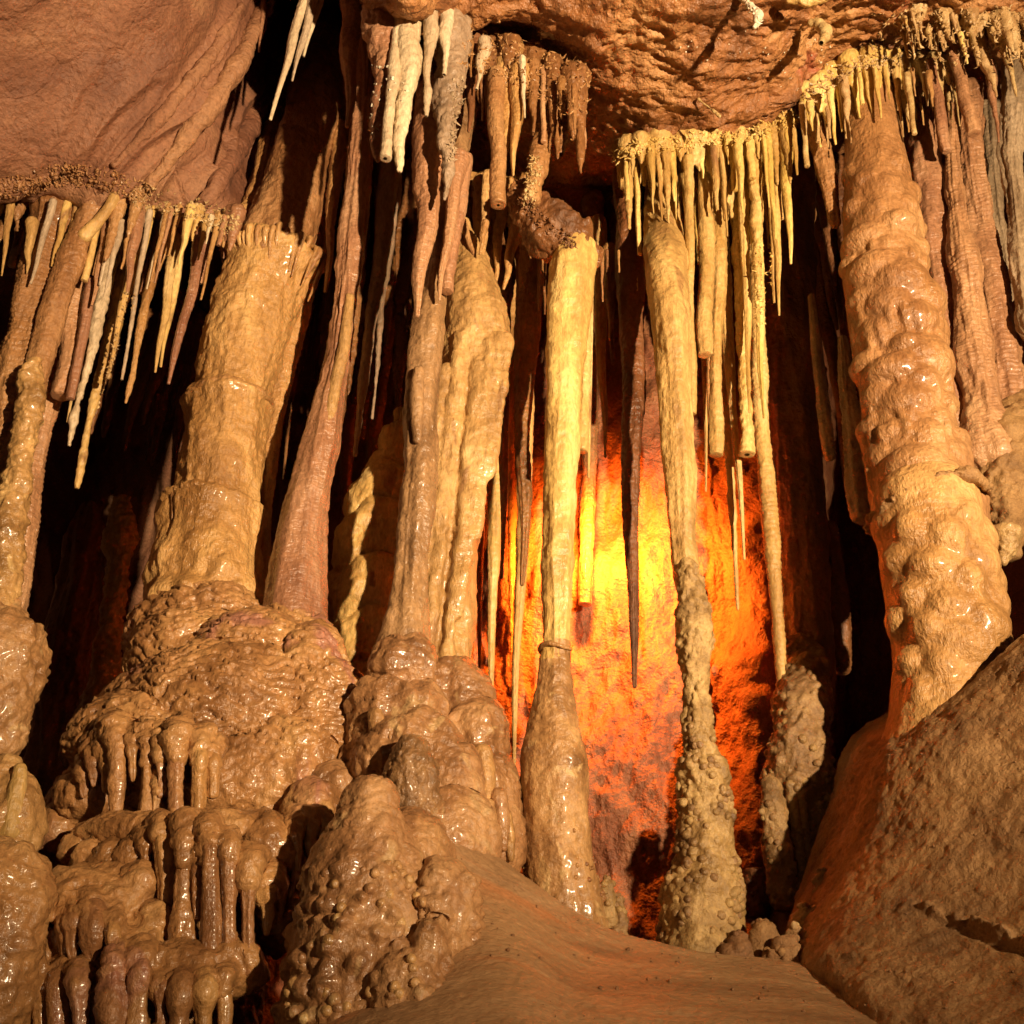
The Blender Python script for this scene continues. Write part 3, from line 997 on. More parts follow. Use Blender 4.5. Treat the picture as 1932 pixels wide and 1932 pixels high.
for k in range(26):
    y = 985 + 380 * (k + rg.uniform(0, 1)) / 26
    a_ = math.radians(180 + 180 * ((k * .618) % 1))
    c = P(np.interp(y, [960, 1080, 1200, 1400], [1752, 1770, 1786, 1790]), y, 3.75)
    m_ = mpp(c)
    W_ = np.interp(y, [960, 1100, 1200, 1400], [104, 114, 114, 108])
    sz = rg.uniform(30, 66) * m_
    q = c + np.array([math.cos(a_), math.sin(a_), 0]) * (W_ * m_ - sz * rg.uniform(.9, 1.0))
    jt.append(sphere_geo(q, (sz, sz, sz * rg.uniform(.8, 1.3)), 28, 18))
    jt.append(sphere_geo(q - (0, 0, sz * 1.1), (sz * .7, sz * .7, sz * 1.2), 24, 16))
V, Nn, Fq = remesh(jt, .008, 9)
mesh_obj('lower_shaft', bulge_skin(V, Nn, 43), Fq, 'tan', t, base)
c = P(1750, 962, 3.8)
th = np.linspace(0, 2 * math.pi, 60)
r = 106 * mpp(c)
V, Fq = tube_geo(np.c_[c[0] + np.cos(th) * r * 1.03, c[1] + np.sin(th) * r * 1.03, c[2] + .045 * np.cos(th + .5) + .02 * np.sin(3 * th)], np.full(60, .015) + .006 * np.sin(9 * th) * np.sin(4 * th), .005, disp=R_rugged(.014, 3, .012, 60), axis=(0, 0, 1))
mesh_obj('crusty_rim', V, Fq, 'slope', t, base)

# --- fluted wall of thin columns to its right --------------------------------------------
K = [
    ('smooth brown column close behind the bulging column', 'pink', [(1800, 900, 52), (1788, 780, 44), (1775, 640, 38), (1762, 500, 36), (1748, 380, 34), (1738, 250, 30), (1730, 120, 34)], 4.15),
    ('ringed pale column, first of the slim ones right of the bulging column', 'pink', [(1868, 860, 44), (1852, 760, 32), (1836, 640, 28), (1820, 500, 24), (1806, 400, 16), (1800, 320, 12), (1796, 220, 12), (1792, 120, 18)], 4.0),
    ('ringed brown column nearest the picture edge among the slim ones', 'pink', [(1930, 880, 46), (1905, 760, 32), (1885, 640, 28), (1866, 520, 25), (1846, 400, 22), (1830, 300, 24), (1820, 180, 30)], 4.1),
    ('grey twisted drapery strand hanging by the upper right picture edge', 'grey', [(1945, 620, 22), (1930, 500, 18), (1918, 400, 16), (1908, 320, 12), (1908, 260, 22), (1915, 190, 24), (1920, 100, 28)], 3.95),
    ('thin grey strand in the shadow behind the ringed brown column', 'grey', [(1900, 560, 12), (1888, 460, 14), (1878, 380, 12), (1874, 300, 10), (1870, 200, 14)], 4.4),
]
for i, (lb, m, s, Y) in enumerate(K):
    formation('limestone_column', m, s, Y, lb, 'column', R_smooth(.014, .0016 if 'ringed' in lb else .0, 60 + i, .008), res=.006)
formation('flowstone_lobe', 'slope', [(1925, 780, 46, 4.1), (1905, 850, 52), (1898, 920, 48), (1896, 990, 36), (1898, 1045, 16)], 4.0, 'rough brown flowstone lobe under the slim ringed columns', 'flowstone', R_rugged(.022, 12, .01, 26))
formation('flowstone_lobe', 'crust', [(1900, 1010, 22), (1897, 1040, 14), (1893, 1062, 6)], 3.8, 'small pale pitted drip under the rough brown flowstone lobe', 'flowstone', R_rugged(.012, 13, .01, 60), res=.005)

# --- shadowed strands in the gap left of the big column ---------------------------------------
for i, (lb, m, s, Y) in enumerate([
    ('grey ribbon strand hugging the dark gap beside the shadowed column', 'grey', [(1530, 560, 6), (1545, 700, 9), (1556, 800, 13), (1566, 860, 10)], 4.3),
    ('grey tapering strand along the left flank of the bulging column', 'grey', [(1590, 640, 7), (1602, 760, 14), (1620, 880, 22), (1632, 970, 20)], 4.1),
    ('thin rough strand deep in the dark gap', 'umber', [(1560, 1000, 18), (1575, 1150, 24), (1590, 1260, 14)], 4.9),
    ('dark brown draped edge running down from the ceiling beside the bulging column', 'tan', [(1528, 215, 14), (1545, 270, 16), (1562, 340, 15), (1575, 420, 10)], 3.95),
]):
    formation('drapery_strand', m, s, Y, lb, 'drapery', R_smooth(.008, .002, 80 + i, .006))

# ribs of rock and flowstone sweeping down the left rock panel
_w = WALL_V - CAM
_wd = _w[:, 1] * cp + _w[:, 2] * sp
_wpx = np.c_[966 + F * _w[:, 0] / _wd, 966 - F * (_w[:, 2] * cp - _w[:, 1] * sp) / _wd]


def wall_Y(x, y):
    near = np.linalg.norm(_wpx - (x, y), axis=1) < 12
    return WALL_V[near, 1].min() if near.any() else 4.2


for i, (line, h, m, lb) in enumerate([
    ([(500, 15), (445, 130), (360, 250), (285, 348)], 15, 'panel', 'broad diagonal rock rib sweeping down the left panel towards its ledge'),
    ([(455, 10), (390, 115), (300, 225), (215, 312)], 9, 'panel', 'narrow diagonal rock rib on the left panel, above the broad one'),
    ([(515, 130), (470, 240), (410, 345), (370, 400)], 17, 'panel', 'thick diagonal rib at the shadowed right side of the left panel'),
    ([(520, 250), (490, 330), (462, 400)], 13, 'tan', 'short rib joining the left panel to the thick column capital'),
]):
    p_ = [(x, y, h * (1.1 - .25 * abs(n_ - 1.2)), wall_Y(x, y) + .012) for n_, (x, y) in enumerate(line)]
    formation('rock_rib', m, p_, 4.0, lb, 'rock rib', R_rugged(.012, 300 + i), res=.009)

# ==================================================================== FLOWSTONE MOUNDS
# --- left mound -------------------------------------------------------------------
base = P(300, 1932, 3.4)
t = thing('flowstone_mound', 'huge wet terraced flowstone mound with rows of drip teeth, carrying the thick ringed column', 'flowstone', base)
body = [
    ell(385, 1200, 4.05, 128, 90, 105), ell(545, 1215, 3.92, 80, 60, 60),
    ell(425, 1375, 3.76, 205, 150, 180), ell(480, 1275, 3.85, 140, 110), ell(300, 1380, 3.7, 120, 110, 100), ell(585, 1290, 3.72, 62, 100), ell(590, 1390, 3.66, 95, 150, 80), ell(650, 1500, 3.6, 75, 70), ell(365, 1255, 3.92, 110, 100, 110),
    ell(280, 1400, 3.55, 140, 85, 90), ell(450, 1480, 3.50, 100, 90, 70), ell(530, 1480, 3.54, 110, 115, 80), ell(590, 1420, 3.64, 80, 140, 70), ell(590, 1560, 3.42, 60, 80), ell(165, 1500, 3.5, 55, 50), ell(115, 1580, 3.55, 50, 60),
    ell(290, 1575, 3.36, 150, 32, 90), ell(430, 1575, 3.3, 95, 42, 80), ell(500, 1620, 3.28, 66, 80, 70), ell(530, 1700, 3.4, 40, 90),
    ell(205, 1622, 3.22, 28, 34), ell(248, 1618, 3.2, 24, 34), ell(168, 1620, 3.25, 26, 34), ell(140, 1605, 3.3, 22, 28), ell(275, 1600, 3.2, 20, 28),
    ell(175, 1690, 3.2, 115, 52, 80), ell(260, 1690, 3.16, 34, 60), ell(140, 1700, 3.1, 40, 38), ell(220, 1705, 3.1, 42, 36), ell(290, 1745, 3.12, 44, 40),
    ell(355, 1832, 3.06, 110, 48, 80), ell(250, 1790, 3.08, 60, 48, 50), ell(430, 1830, 3.08, 42, 60), ell(150, 1838, 3.05, 62, 32, 50), ell(90, 1800, 3.15, 70, 60),
    ell(0, 1800, 2.95, 80, 190, 90), ell(-60, 1700, 2.95, 120, 110),
    ell(300, 1640, 3.75, 250, 280, 160), ell(320, 1900, 3.5, 170, 260, 110), ell(120, 1900, 3.4, 160, 240, 100), ell(450, 1650, 3.6, 110, 170, 90),
]
TEETH = [  # x, y0, y1, hw0, hwmid, hw1, Y
    (222, 1398, 1548, 16, 15, 8, 3.30), (250, 1402, 1470, 12, 10, 5, 3.29), (276, 1404, 1560, 15, 14, 10, 3.28), (302, 1408, 1500, 12, 9, 6, 3.26), (333, 1402, 1545, 15, 15, 15, 3.24), (376, 1420, 1548, 17, 13, 16, 3.25), (300, 1480, 1556, 9, 7, 10, 3.27),
    (200, 1420, 1490, 15, 12, 6, 3.34), (178, 1430, 1480, 14, 10, 5, 3.36), (400, 1430, 1500, 14, 10, 7, 3.27), (158, 1460, 1500, 12, 10, 6, 3.38),
    (275, 1590, 1660, 13, 10, 5, 3.14), (308, 1575, 1722, 18, 12, 7, 3.12), (348, 1578, 1800, 19, 17, 26, 3.06), (372, 1600, 1730, 14, 10, 6, 3.06), (396, 1586, 1806, 19, 14, 15, 3.04), (432, 1596, 1806, 17, 11, 14, 3.04), (470, 1640, 1830, 22, 13, 16, 3.05), (500, 1680, 1760, 22, 12, 5, 3.1),
    (118, 1735, 1800, 15, 11, 6, 3.02), (137, 1735, 1808, 20, 13, 5, 3.0), (172, 1732, 1812, 24, 15, 4, 2.99), (214, 1748, 1830, 22, 12, 16, 2.98),
    (150, 1850, 1960, 20, 16, 14, 2.94), (112, 1850, 1960, 18, 20, 18, 2.98), (213, 1815, 1960, 17, 23, 20, 2.92), (262, 1830, 1960, 26, 16, 18, 2.93), (300, 1862, 1960, 20, 12, 14, 2.93), (342, 1865, 1960, 23, 14, 15, 2.92), (384, 1862, 1960, 23, 15, 16, 2.93), (420, 1850, 1960, 18, 13, 14, 2.95), (80, 1850, 1960, 18, 14, 12, 3.0),
    (560, 1560, 1640, 16, 10, 4, 3.22), (588, 1555, 1620, 14, 9, 4, 3.26), (545, 1600, 1690, 15, 10, 4, 3.24), (612, 1540, 1600, 12, 8, 4, 3.3), (522, 1660, 1740, 18, 10, 4, 3.2),
]
for (x, y0, y1, a, b, c, Y) in TEETH:      # the teeth grow out of the shelves
    l = y1 - y0
    body.append(tub([(x, y0 - 22, a * 1.3, Y + .07), (x, y0 - 4, a * 1.0, Y + .015), (x, y0 + .2 * l, b * .75, Y)], Y))
    if c >= b * .9:
        body.append(tub([(x, y1 - .2 * l, b * .7, Y), (x, y1 - 4, c * .95, Y + .01), (x, y1 + 16, c * 1.5, Y + .06)], Y))
V, Nn, Fq = remesh(body, .0075, 13)


def d_m1(V):
    zt = V[:, 2] * 27 + 1.9 * fbm(V * (6, 6, 4), 3, 91)
    saw = zt - np.floor(zt)
    terr = np.sqrt(np.clip(1 - (1 - np.clip((1 - saw) / .5, 0, 1)) ** 2, 0, 1))
    hi = np.clip((V[:, 2] - P(0, 1440, 3.4)[2]) / .1, 0.15, 1)
    d = 0.030 * terr * hi
    wv = V * (1, 1, .8) + .03 * fbm(V * 8, 2, 97)[:, None]
    d = d + (.008 - .004 * hi) * cellbump(wv, 17, 5, .3, .8, .6) + 0.013 * fbm(V * (9, 9, 6), 3, 92) + .006 * ridged(V * (18, 18, 30), 2, 93)
    d = d + 0.004 * fbm(V * 48, 2, 93)
    return d


V = V + Nn * d_m1(V)[:, None]
mesh_obj('body', V, Fq, 'wet', t, base)
for i, (x, y0, y1, a, b, c, Y) in enumerate(TEETH):
    j = random.uniform(-6, 6)
    w_ = [random.uniform(.8, 1.2) for q in range(6)]
    part(t, 'drip_tooth', 'wet', [(x, y0 - 14, a * .9, Y + .03), (x + j * .2, y0 + 10, a * .95 * w_[0]), (x + j * .7, y0 + .35 * (y1 - y0), (a * .3 + b * .7) * w_[1]), (x + j, y0 + .55 * (y1 - y0), b * w_[2]),
                                  (x + j * .8, y0 + .78 * (y1 - y0), (b + c) / 2 * w_[3]), (x + j * .5, y1, c)], Y, R_smooth(.015, .001, 100 + i, .003), res=.0065)

# --- left edge masses -----------------------------------------------------------------
formation('flowstone_lobe', 'mound', [(-30, 1150, 45), (0, 1230, 70), (-5, 1310, 66), (-15, 1400, 50)], 3.6, 'rough tan flowstone bulge at the left picture edge above the pale-tipped knob', 'flowstone', R_rugged(.022, 14, .01, 30))
base = P(10, 1600, 3.3)
t = thing('stalagmite', 'lumpy stalagmite with a pale yellowish tip, on the lower left edge', 'stalagmite', base)
part(t, 'body', 'mound', [(-10, 1640, 60), (5, 1580, 55), (15, 1530, 50), (8, 1470, 34), (12, 1440, 16)], 3.3, R_rugged(.02, 15))
part(t, 'pale_tip', 'yellow', [(16, 1570, 20), (28, 1510, 16), (36, 1470, 13), (38, 1450, 11)], 3.235, R_smooth(.004, 0, 5))

# --- central mound ----------------------------------------------------------------
base = P(720, 1932, 3.0)
t = thing('flowstone_mound', 'bulbous central mound with a knob-covered front and draped right flank', 'flowstone', base)
body = [
    ell(757, 1262, 3.58, 62, 66), ell(752, 1345, 3.56, 88, 66), ell(770, 1440, 3.5, 110, 95), ell(720, 1390, 3.52, 62, 60), ell(690, 1440, 3.58, 60, 50),
    ell(850, 1330, 3.75, 70, 80), ell(880, 1410, 3.7, 72, 90), ell(905, 1500, 3.65, 70, 100), ell(925, 1570, 3.6, 52, 90), ell(820, 1500, 3.5, 90, 110),
    ell(820, 1600, 3.4, 110, 110), ell(640, 1490, 3.5, 70, 40),
    tub([(700, 1520, 45), (695, 1580, 75), (690, 1660, 112), (690, 1760, 134), (690, 1860, 145), (680, 1990, 165), (680, 2100, 170)], 3.0),
    ell(760, 1640, 3.15, 90, 110), ell(830, 1740, 3.0, 70, 110), ell(815, 1790, 2.84, 40, 52), ell(770, 1880, 2.85, 90, 90),
]
V, Nn, Fq = remesh(body, .0072, 13)


def d_m2(V):
    lowf = np.clip((P(0, 1600, 3.0)[2] - V[:, 2]) / .12, 0, 1) * np.clip((3.25 - V[:, 1]) / .15, 0, 1)
    zt = V[:, 2] * 20 + 1.8 * fbm(V * (4, 4, 3), 3, 94)
    saw = zt - np.floor(zt)
    terr = np.sqrt(np.clip(1 - (1 - np.clip((1 - saw) / .5, 0, 1)) ** 2, 0, 1))
    d = 0.009 * terr * (1 - lowf) + 0.016 * fbm(V * (9, 9, 6), 3, 95) + 0.004 * fbm(V * 45, 2, 96)
    q = V * (9, 9, 1.6)
    d = d + 0.016 * ridged(q, 2, 98) * np.clip((V[:, 1] - 3.25) / .2, 0, 1)
    d = d + lowf * (0.024 * cellbump(V * (.9, 1, 1.25) + .015 * fbm(V * 9, 2, 99)[:, None], 22, 7, .2, .7, .75) + 0.010 * cellbump(V, 40, 9, .3, .65, .55))
    return d


V = V + Nn * d_m2(V)[:, None]
VM2 = V
OM = mesh_obj('body', V, Fq, 'mound', t, base)
part(t, 'dark_knob', 'knob', [(786, 1640, 84, 3.34), (780, 1560, 62, 3.28), (776, 1490, 50), (776, 1445, 46), (777, 1422, 36)], 3.24, R_rugged(.014, 17, .008, 55), res=.006)
nodules(OM, lambda q: (q[:, 1] < 3.0) & (q[:, 0] < P(800, 1800, 2.8)[0]), 'mound', 70, 320, RNG, .004, .018, P(0, 1930, 2.8)[2], P(0, 1620, 2.8)[2], False, .45, face=False)
for (x, y0, y1, hw, Y) in ((915, 1420, 1530, 17, 3.42), (890, 1430, 1500, 13, 3.42), (945, 1500, 1600, 14, 3.42), (925, 1520, 1610, 13, 3.4), (960, 1540, 1620, 11, 3.45), (835, 1450, 1560, 20, 3.3), (715, 1350, 1450, 15, 3.34), (745, 1380, 1440, 12, 3.3), (870, 1520, 1600, 15, 3.32)):
    part(t, 'drip_rib', 'mound', [(x - 6, y0, hw), (x, (y0 + y1) / 2, hw), (x + 4, y1, hw * .5)], Y + .055, R_smooth(.006, .001, int(x), .003))

# --- tiered cream stalagmite behind -------------------------------------------------------
zs = [P(0, y, 4.5)[2] for y in (800, 880, 960, 1060, 1160, 1260, 1400)]
formation('stalagmite', 'cream', [(690, 1420, 90), (690, 1300, 74), (695, 1180, 62), (706, 1060, 58), (720, 960, 50), (735, 890, 34), (748, 850, 18), (760, 780, 10)], 4.5, 'tiered cream stalagmite half hidden behind the wet front column', 'stalagmite', R_tiers(zs, .05, .06, 47, .02), res=.009)
formation('stalagmite', 'cream', [(165, 1420, 40), (190, 1330, 30), (204, 1240, 22), (215, 1150, 20), (226, 1060, 18), (230, 990, 24), (232, 950, 16)], 5.1, 'ragged pale stalagmite in the dark gap left of the ringed column', 'stalagmite', R_rugged(.03, 23))
formation('stalagmite', 'umber', [(110, 1500, 60), (120, 1350, 46), (150, 1150, 44), (165, 1020, 30), (170, 960, 12)], 5.8, 'dim brown stalagmite deep in the shadow by the left edge', 'stalagmite', R_flow(.02, .02, 1.5, 25))

# --- rubble and little stalagmites by the coral column ------------------------------------
for i, (x, y0, y1, hw, Y, m, lb) in enumerate([
    (1440, 1820, 1745, 30, 3.5, 'slope', 'small mud-coloured stalagmite stub right of the coral-studded column foot'),
    (1480, 1815, 1775, 34, 3.42, 'slope', 'low crumbly lump on the rim of the smooth floor'),
    (1555, 1730, 1640, 20, 3.7, 'popcorn', 'knobby finger-like stalagmite at the foot of the earth slope'),
    (1518, 1750, 1705, 22, 3.65, 'crust', 'pale coral clump between the coral-studded column and the slope'),
    (1500, 1790, 1745, 18, 3.5, 'crust', 'smaller coral clump just below the pale one'),
    (1545, 1760, 1715, 20, 3.6, 'popcorn', 'brown coral lump under the finger-like stalagmite'),
    (1165, 1760, 1690, 20, 3.72, 'popcorn', 'coral clump in the pit beside the straight central column'),
    (1145, 1720, 1655, 14, 3.7, 'popcorn', 'little coral bunch against the swollen foot of the straight column'),
    (1390, 1800, 1765, 26, 3.5, 'slope', 'rough pebbly clod against the coral-studded column'),
    (1425, 1700, 1640, 18, 4.2, 'umber', 'dark stub in the red shadow behind the coral-studded column'),
]):
    base = P(x, y0, Y)
    t = thing('coral_stalagmite', lb, 'stalagmite', base)
    OV, VV = part(t, 'body', m, [(x, y0 + 12, hw * 1.25), (x, y0, hw * 1.1), (x + 2, (y0 + y1) / 2, hw * .85), (x, y1 + 8, hw * .5)], Y, R_rugged(.016, 30 + i, .012, 36), res=.006)
    nodules(OV, None, m, 8, 40, RNG, .004, .014, base[2], P(x, y1, Y)[2] + .02, False, face=False)

# ==================================================================== STALACTITES
COUNT = [0]


def stal(x0, y0, x1, y1, hw, Y, mat, label, group=None, blunt=False, rug=0.0, bow=0.0, name='stalactite', cat='stalactite', tip=None):
    COUNT[0] += 1
    k = COUNT[0]
    n = 6
    rows_ = []
    for j in range(n):
        f = j / (n - 1)
        if blunt:
            h = hw * (1.12 - .22 * f)
        else:
            h = hw * ((1.25 - .25 * min(1, f * 4)) if f < .25 else 1.0 - .86 * ((f - .25) / .75) ** 1.15)
        wob = hw * .22 * math.sin(j * 2.1 + k)
        rows_.append((x0 + (x1 - x0) * f + bow * math.sin(math.pi * f) + (wob if 0 < j < n - 1 else 0), y0 + (y1 - y0) * f, max(h, tip or 1.0)))
    d = R_rugged(rug, k) if rug else R_smooth(.007, .0005, k, .002)
    return formation(name, mat, rows_, Y, label, cat, d, cap1='blunt' if blunt else 'round', group=group, res=.0065)


BIG = [
    # top centre
    (592, -60, 510, 226, 9, 3.3, 'white', 'long thin pale stalactite reaching lowest in front of the black void', 0, 0),
    (607, -60, 551, 152, 8, 3.3, 'white', 'second pale stalactite in front of the black void, shorter and just right of the longest', 0, 0),
    (620, -60, 573, 106, 7, 3.35, 'white', 'shortest of the three pale stalactites in front of the black void', 0, 0),
    (500, -20, 489, 98, 5, 3.6, 'pink', 'tiny stalactite at the edge between rock panel and black void', 0, 0),
    (512, -20, 492, 80, 4, 3.7, 'pink', 'hair-thin stalactite beside the tiny one at the rock panel edge', 0, 0),
    (668, -20, 655, 238, 20, 3.5, 'pink', 'slim dark-pink stalactite left of the big rough pair', 0, 0),
    (690, -20, 690, 180, 14, 3.7, 'umber', 'shadowed stalactite squeezed between the slim dark-pink one and the big rough pair', 0, 0),
    (742, -60, 713, 302, 40, 3.2, 'pink', 'big rough pink stalactite with broken whitish end, top centre', .016, 0),
    (778, -20, 754, 322, 25, 3.15, 'white', 'big pale-tipped stalactite right next to the rough pink one', .010, 0),
    (750, 60, 727, 298, 9, 3.12, 'white', 'bright white stub wedged between the two big top stalactites', .006, 1),
    (813, 10, 804, 218, 12, 3.15, 'white', 'thin knobbed pale stalactite right of the big pair', .006, 0),
    (850, 60, 840, 375, 27, 3.3, 'grey', 'rough flaky grey stalactite ending in a pointed tip, upper centre', .018, 0),
    (842, 20, 838, 140, 11, 3.2, 'white', 'short beaded pale stalactite in front of the rough flaky one', .007, 0),
    (822, 180, 787, 595, 29, 3.45, 'pink', 'long smooth brown carrot-shaped stalactite left of the golden-buff column', 0, 0),
    (866, 300, 829, 565, 14, 3.5, 'pink', 'medium brown stalactite just right of the long carrot-shaped one', 0, 0),
    (878, 300, 843, 550, 12, 3.55, 'pink', 'slender brown stalactite touching the pointed top of the golden-buff column', 0, 1),
    (872, 60, 866, 210, 9, 3.4, 'pink', 'small beaded stalactite right of the rough flaky one', .006, 0),
    (896, 60, 884, 248, 12, 3.45, 'umber', 'dark thin stalactite in the upper centre shadow', 0, 0),
    (916, 80, 899, 168, 9, 3.35, 'white', 'short pale knobby stalactite above the dark thin one', .006, 0),
    (936, 140, 940, 385, 14, 3.5, 'tan', 'tan stalactite with crystal tufts, upper centre', .006, 1),
    (962, 90, 950, 340, 21, 3.55, 'tan', 'broad brown stalactite beside the crystal-tufted one', .005, 0),
    (980, 130, 968, 330, 13, 3.5, 'tan', 'plain brown stalactite right of the broad one', 0, 0),
    (985, 110, 990, 222, 5, 3.45, 'white', 'needle-thin pale stalactite before the ragged brown cluster', 0, 0),
    (1008, 120, 1006, 250, 9, 3.5, 'tan', 'beaded tan stalactite on the left side of the ragged brown cluster', .006, 0),
    (1030, 140, 1026, 300, 16, 3.6, 'tan', 'ragged brown stalactite in the middle of the upper centre cluster', .016, 0),
    (1062, 150, 1058, 290, 15, 3.7, 'tan', 'ragged brown stalactite near the ceiling bulge', .016, 0),
    (1085, 170, 1080, 260, 10, 3.75, 'tan', 'short brown stalactite ending the ragged cluster at the ceiling bulge', .010, 0),
    (1028, 250, 1000, 384, 14, 3.6, 'tan', 'crusty slanting stalactite stub above the wedged dark block', .014, 1),
    # fan under them
    (920, 330, 906, 560, 9, 3.9, 'tan', 'thin column-like stalactite over the golden-buff column shoulder', 0, 0),
    (985, 380, 950, 545, 13, 3.9, 'tan', 'fan-shaped brown stalactite spreading from the upper centre', .004, 0),
    (945, 380, 935, 535, 9, 3.95, 'tan', 'slim brown stalactite beside the fan-shaped one', 0, 0),
    (915, 420, 905, 480, 5, 3.8, 'tan', 'small pointed stalactite near the tip of the golden-buff column', 0, 0),
    (875, 420, 905, 520, 6, 3.85, 'tan', 'little slanting stalactite at the golden-buff column tip', 0, 0),
    (1018, 430, 1017, 585, 5, 4.0, 'tan', 'single thin drip left of the straight central column', 0, 0),
    # left-centre recess
    (745, 260, 670, 860, 17, 4.3, 'grey', 'pale grey tapering stalactite in the recess right of the slender column', .006, 0),
    (750, 260, 702, 790, 11, 4.35, 'grey', 'shorter grey stalactite in the recess next to the tapering one', .005, 0),
    (640, 240, 614, 550, 13, 4.1, 'tan', 'long tan spike between the capital and the slender column', 0, 0),
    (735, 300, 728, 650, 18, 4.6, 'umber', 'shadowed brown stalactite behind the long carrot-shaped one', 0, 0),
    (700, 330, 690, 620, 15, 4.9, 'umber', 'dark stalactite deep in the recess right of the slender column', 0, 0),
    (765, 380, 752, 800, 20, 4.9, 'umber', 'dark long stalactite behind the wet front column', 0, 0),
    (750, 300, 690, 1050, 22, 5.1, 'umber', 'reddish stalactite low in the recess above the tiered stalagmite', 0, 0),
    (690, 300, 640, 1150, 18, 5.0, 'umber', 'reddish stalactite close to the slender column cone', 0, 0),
    # before the amber glow
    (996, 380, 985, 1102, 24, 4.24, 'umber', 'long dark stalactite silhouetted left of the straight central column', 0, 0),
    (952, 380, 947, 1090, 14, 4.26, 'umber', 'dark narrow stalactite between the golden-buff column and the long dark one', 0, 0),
    (938, 400, 926, 1345, 19, 4.75, 'cream', 'glowing orange stalactite low beside the golden-buff column', 0, 0),
    (1002, 420, 970, 1448, 16, 4.7, 'cream', 'glowing yellow ringed stalactite ending left of the straight column foot', 0, 0),
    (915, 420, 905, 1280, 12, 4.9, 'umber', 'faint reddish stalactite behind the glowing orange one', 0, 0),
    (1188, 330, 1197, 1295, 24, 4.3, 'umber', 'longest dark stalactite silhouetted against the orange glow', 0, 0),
    (1128, 420, 1142, 862, 12, 4.5, 'cream', 'pale stalactite pointing into the orange glow', 0, 0),
    (1150, 470, 1150, 640, 9, 4.4, 'tan', 'short tan stalactite above the one pointing into the glow', 0, 0),
    (1122, 420, 1104, 1140, 13, 5.2, 'tan', 'white-hot blunt stalactite right of the straight column', 0, 1),
    (1342, 380, 1337, 800, 8, 4.3, 'tan', 'orange-lit drip behind the coral-studded column', 0, 0),
    # below the yellow fringe
    (1334, 290, 1331, 668, 14, 4.0, 'yellow', 'broken-off blunt stalactite, thickest in the yellow fringe', 0, 1),
    (1355, 300, 1351, 858, 13, 4.1, 'yellow', 'long blunt stalactite just behind the thickest broken one', 0, 1),
    (1388, 300, 1409, 856, 12, 4.12, 'yellow', 'crusty blunt stalactite hanging low in the middle of the yellow fringe', .012, 1),
    (1352, 330, 1404, 1055, 11, 4.2, 'cream', 'ringed pale stalactite tapering below the crusty blunt one', 0, 0),
    (1340, 340, 1392, 1150, 14, 4.3, 'cream', 'lowest pale stalactite hanging before the red wall', .005, 0),
    (1402, 290, 1414, 778, 9, 4.02, 'yellow', 'sharp yellow stalactite before the crusty blunt one', 0, 0),
    (1420, 290, 1441, 788, 11, 4.05, 'yellow', 'sharp yellow stalactite touching the shadowed column', 0, 0),
    (1424, 280, 1432, 560, 11, 3.95, 'yellow', 'bristly spiked yellow stalactite in the fringe', .012, 0),
    (1298, 300, 1306, 780, 8, 3.92, 'yellow', 'blunt straw-coloured stalactite against the pale coral-studded column', 0, 1),
    (1326, 360, 1332, 927, 6, 4.35, 'cream', 'tiny pale drip before the red wall', 0, 0),
    (1480, 245, 1492, 497, 10, 3.95, 'yellow', 'separate long yellow spike at the right end of the fringe', 0, 0),
    (1463, 320, 1470, 595, 7, 4.0, 'yellow', 'longest thin yellow spike near the right end of the fringe', 0, 0),
    (1455, 330, 1461, 571, 6, 4.02, 'yellow', 'thin yellow spike just left of the longest one in the fringe', 0, 0),
    # right
    (1756, 120, 1787, 285, 9, 3.75, 'pink', 'blunt broken stalactite with pale cut end right of the bulging column', 0, 1),
    (1795, 80, 1838, 250, 11, 3.7, 'pink', 'longer blunt broken stalactite nearer the upper right corner', 0, 1),
    (1834, 20, 1880, 182, 13, 3.6, 'crust', 'flat tapering yellowish stalactite in the upper right corner', .008, 0),
    (1866, 120, 1884, 268, 8, 3.7, 'pink', 'speckled thin stalactite below the flat yellowish one', .005, 0),
    (1886, 50, 1918, 182, 8, 3.6, 'crust', 'slanting yellowish stalactite near the right picture edge', .004, 0),
    (1905, 20, 1940, 150, 9, 3.55, 'crust', 'partly cut-off yellowish stalactite on the right picture edge', .004, 0),
    (1610, 110, 1622, 222, 8, 3.75, 'yellow', 'sharp yellow stalactite over the top of the bulging column', 0, 0),
    (1634, 100, 1648, 222, 11, 3.72, 'yellow', 'flowing yellow stalactite merging into the bulging column top', 0, 0),
    (1592, 150, 1606, 270, 6, 3.72, 'crust', 'bristly thin stalactite on the left of the bulging column top', .008, 0),
]
for (x0, y0, x1, y1, hw, Y, m, lb, rug, bl) in BIG:
    stal(x0, y0, x1, y1, hw, Y, m, lb, None, bool(bl), rug)

def ceil_Y(x, y):
    V = STORE[0].astype(float)
    q = V - CAM
    dep = q[:, 1] * cp + q[:, 2] * sp
    px = np.c_[966 + F * q[:, 0] / dep, 966 - F * (q[:, 2] * cp - q[:, 1] * sp) / dep]
    return V[np.argmin(np.linalg.norm(px - (x, y), axis=1)), 1]


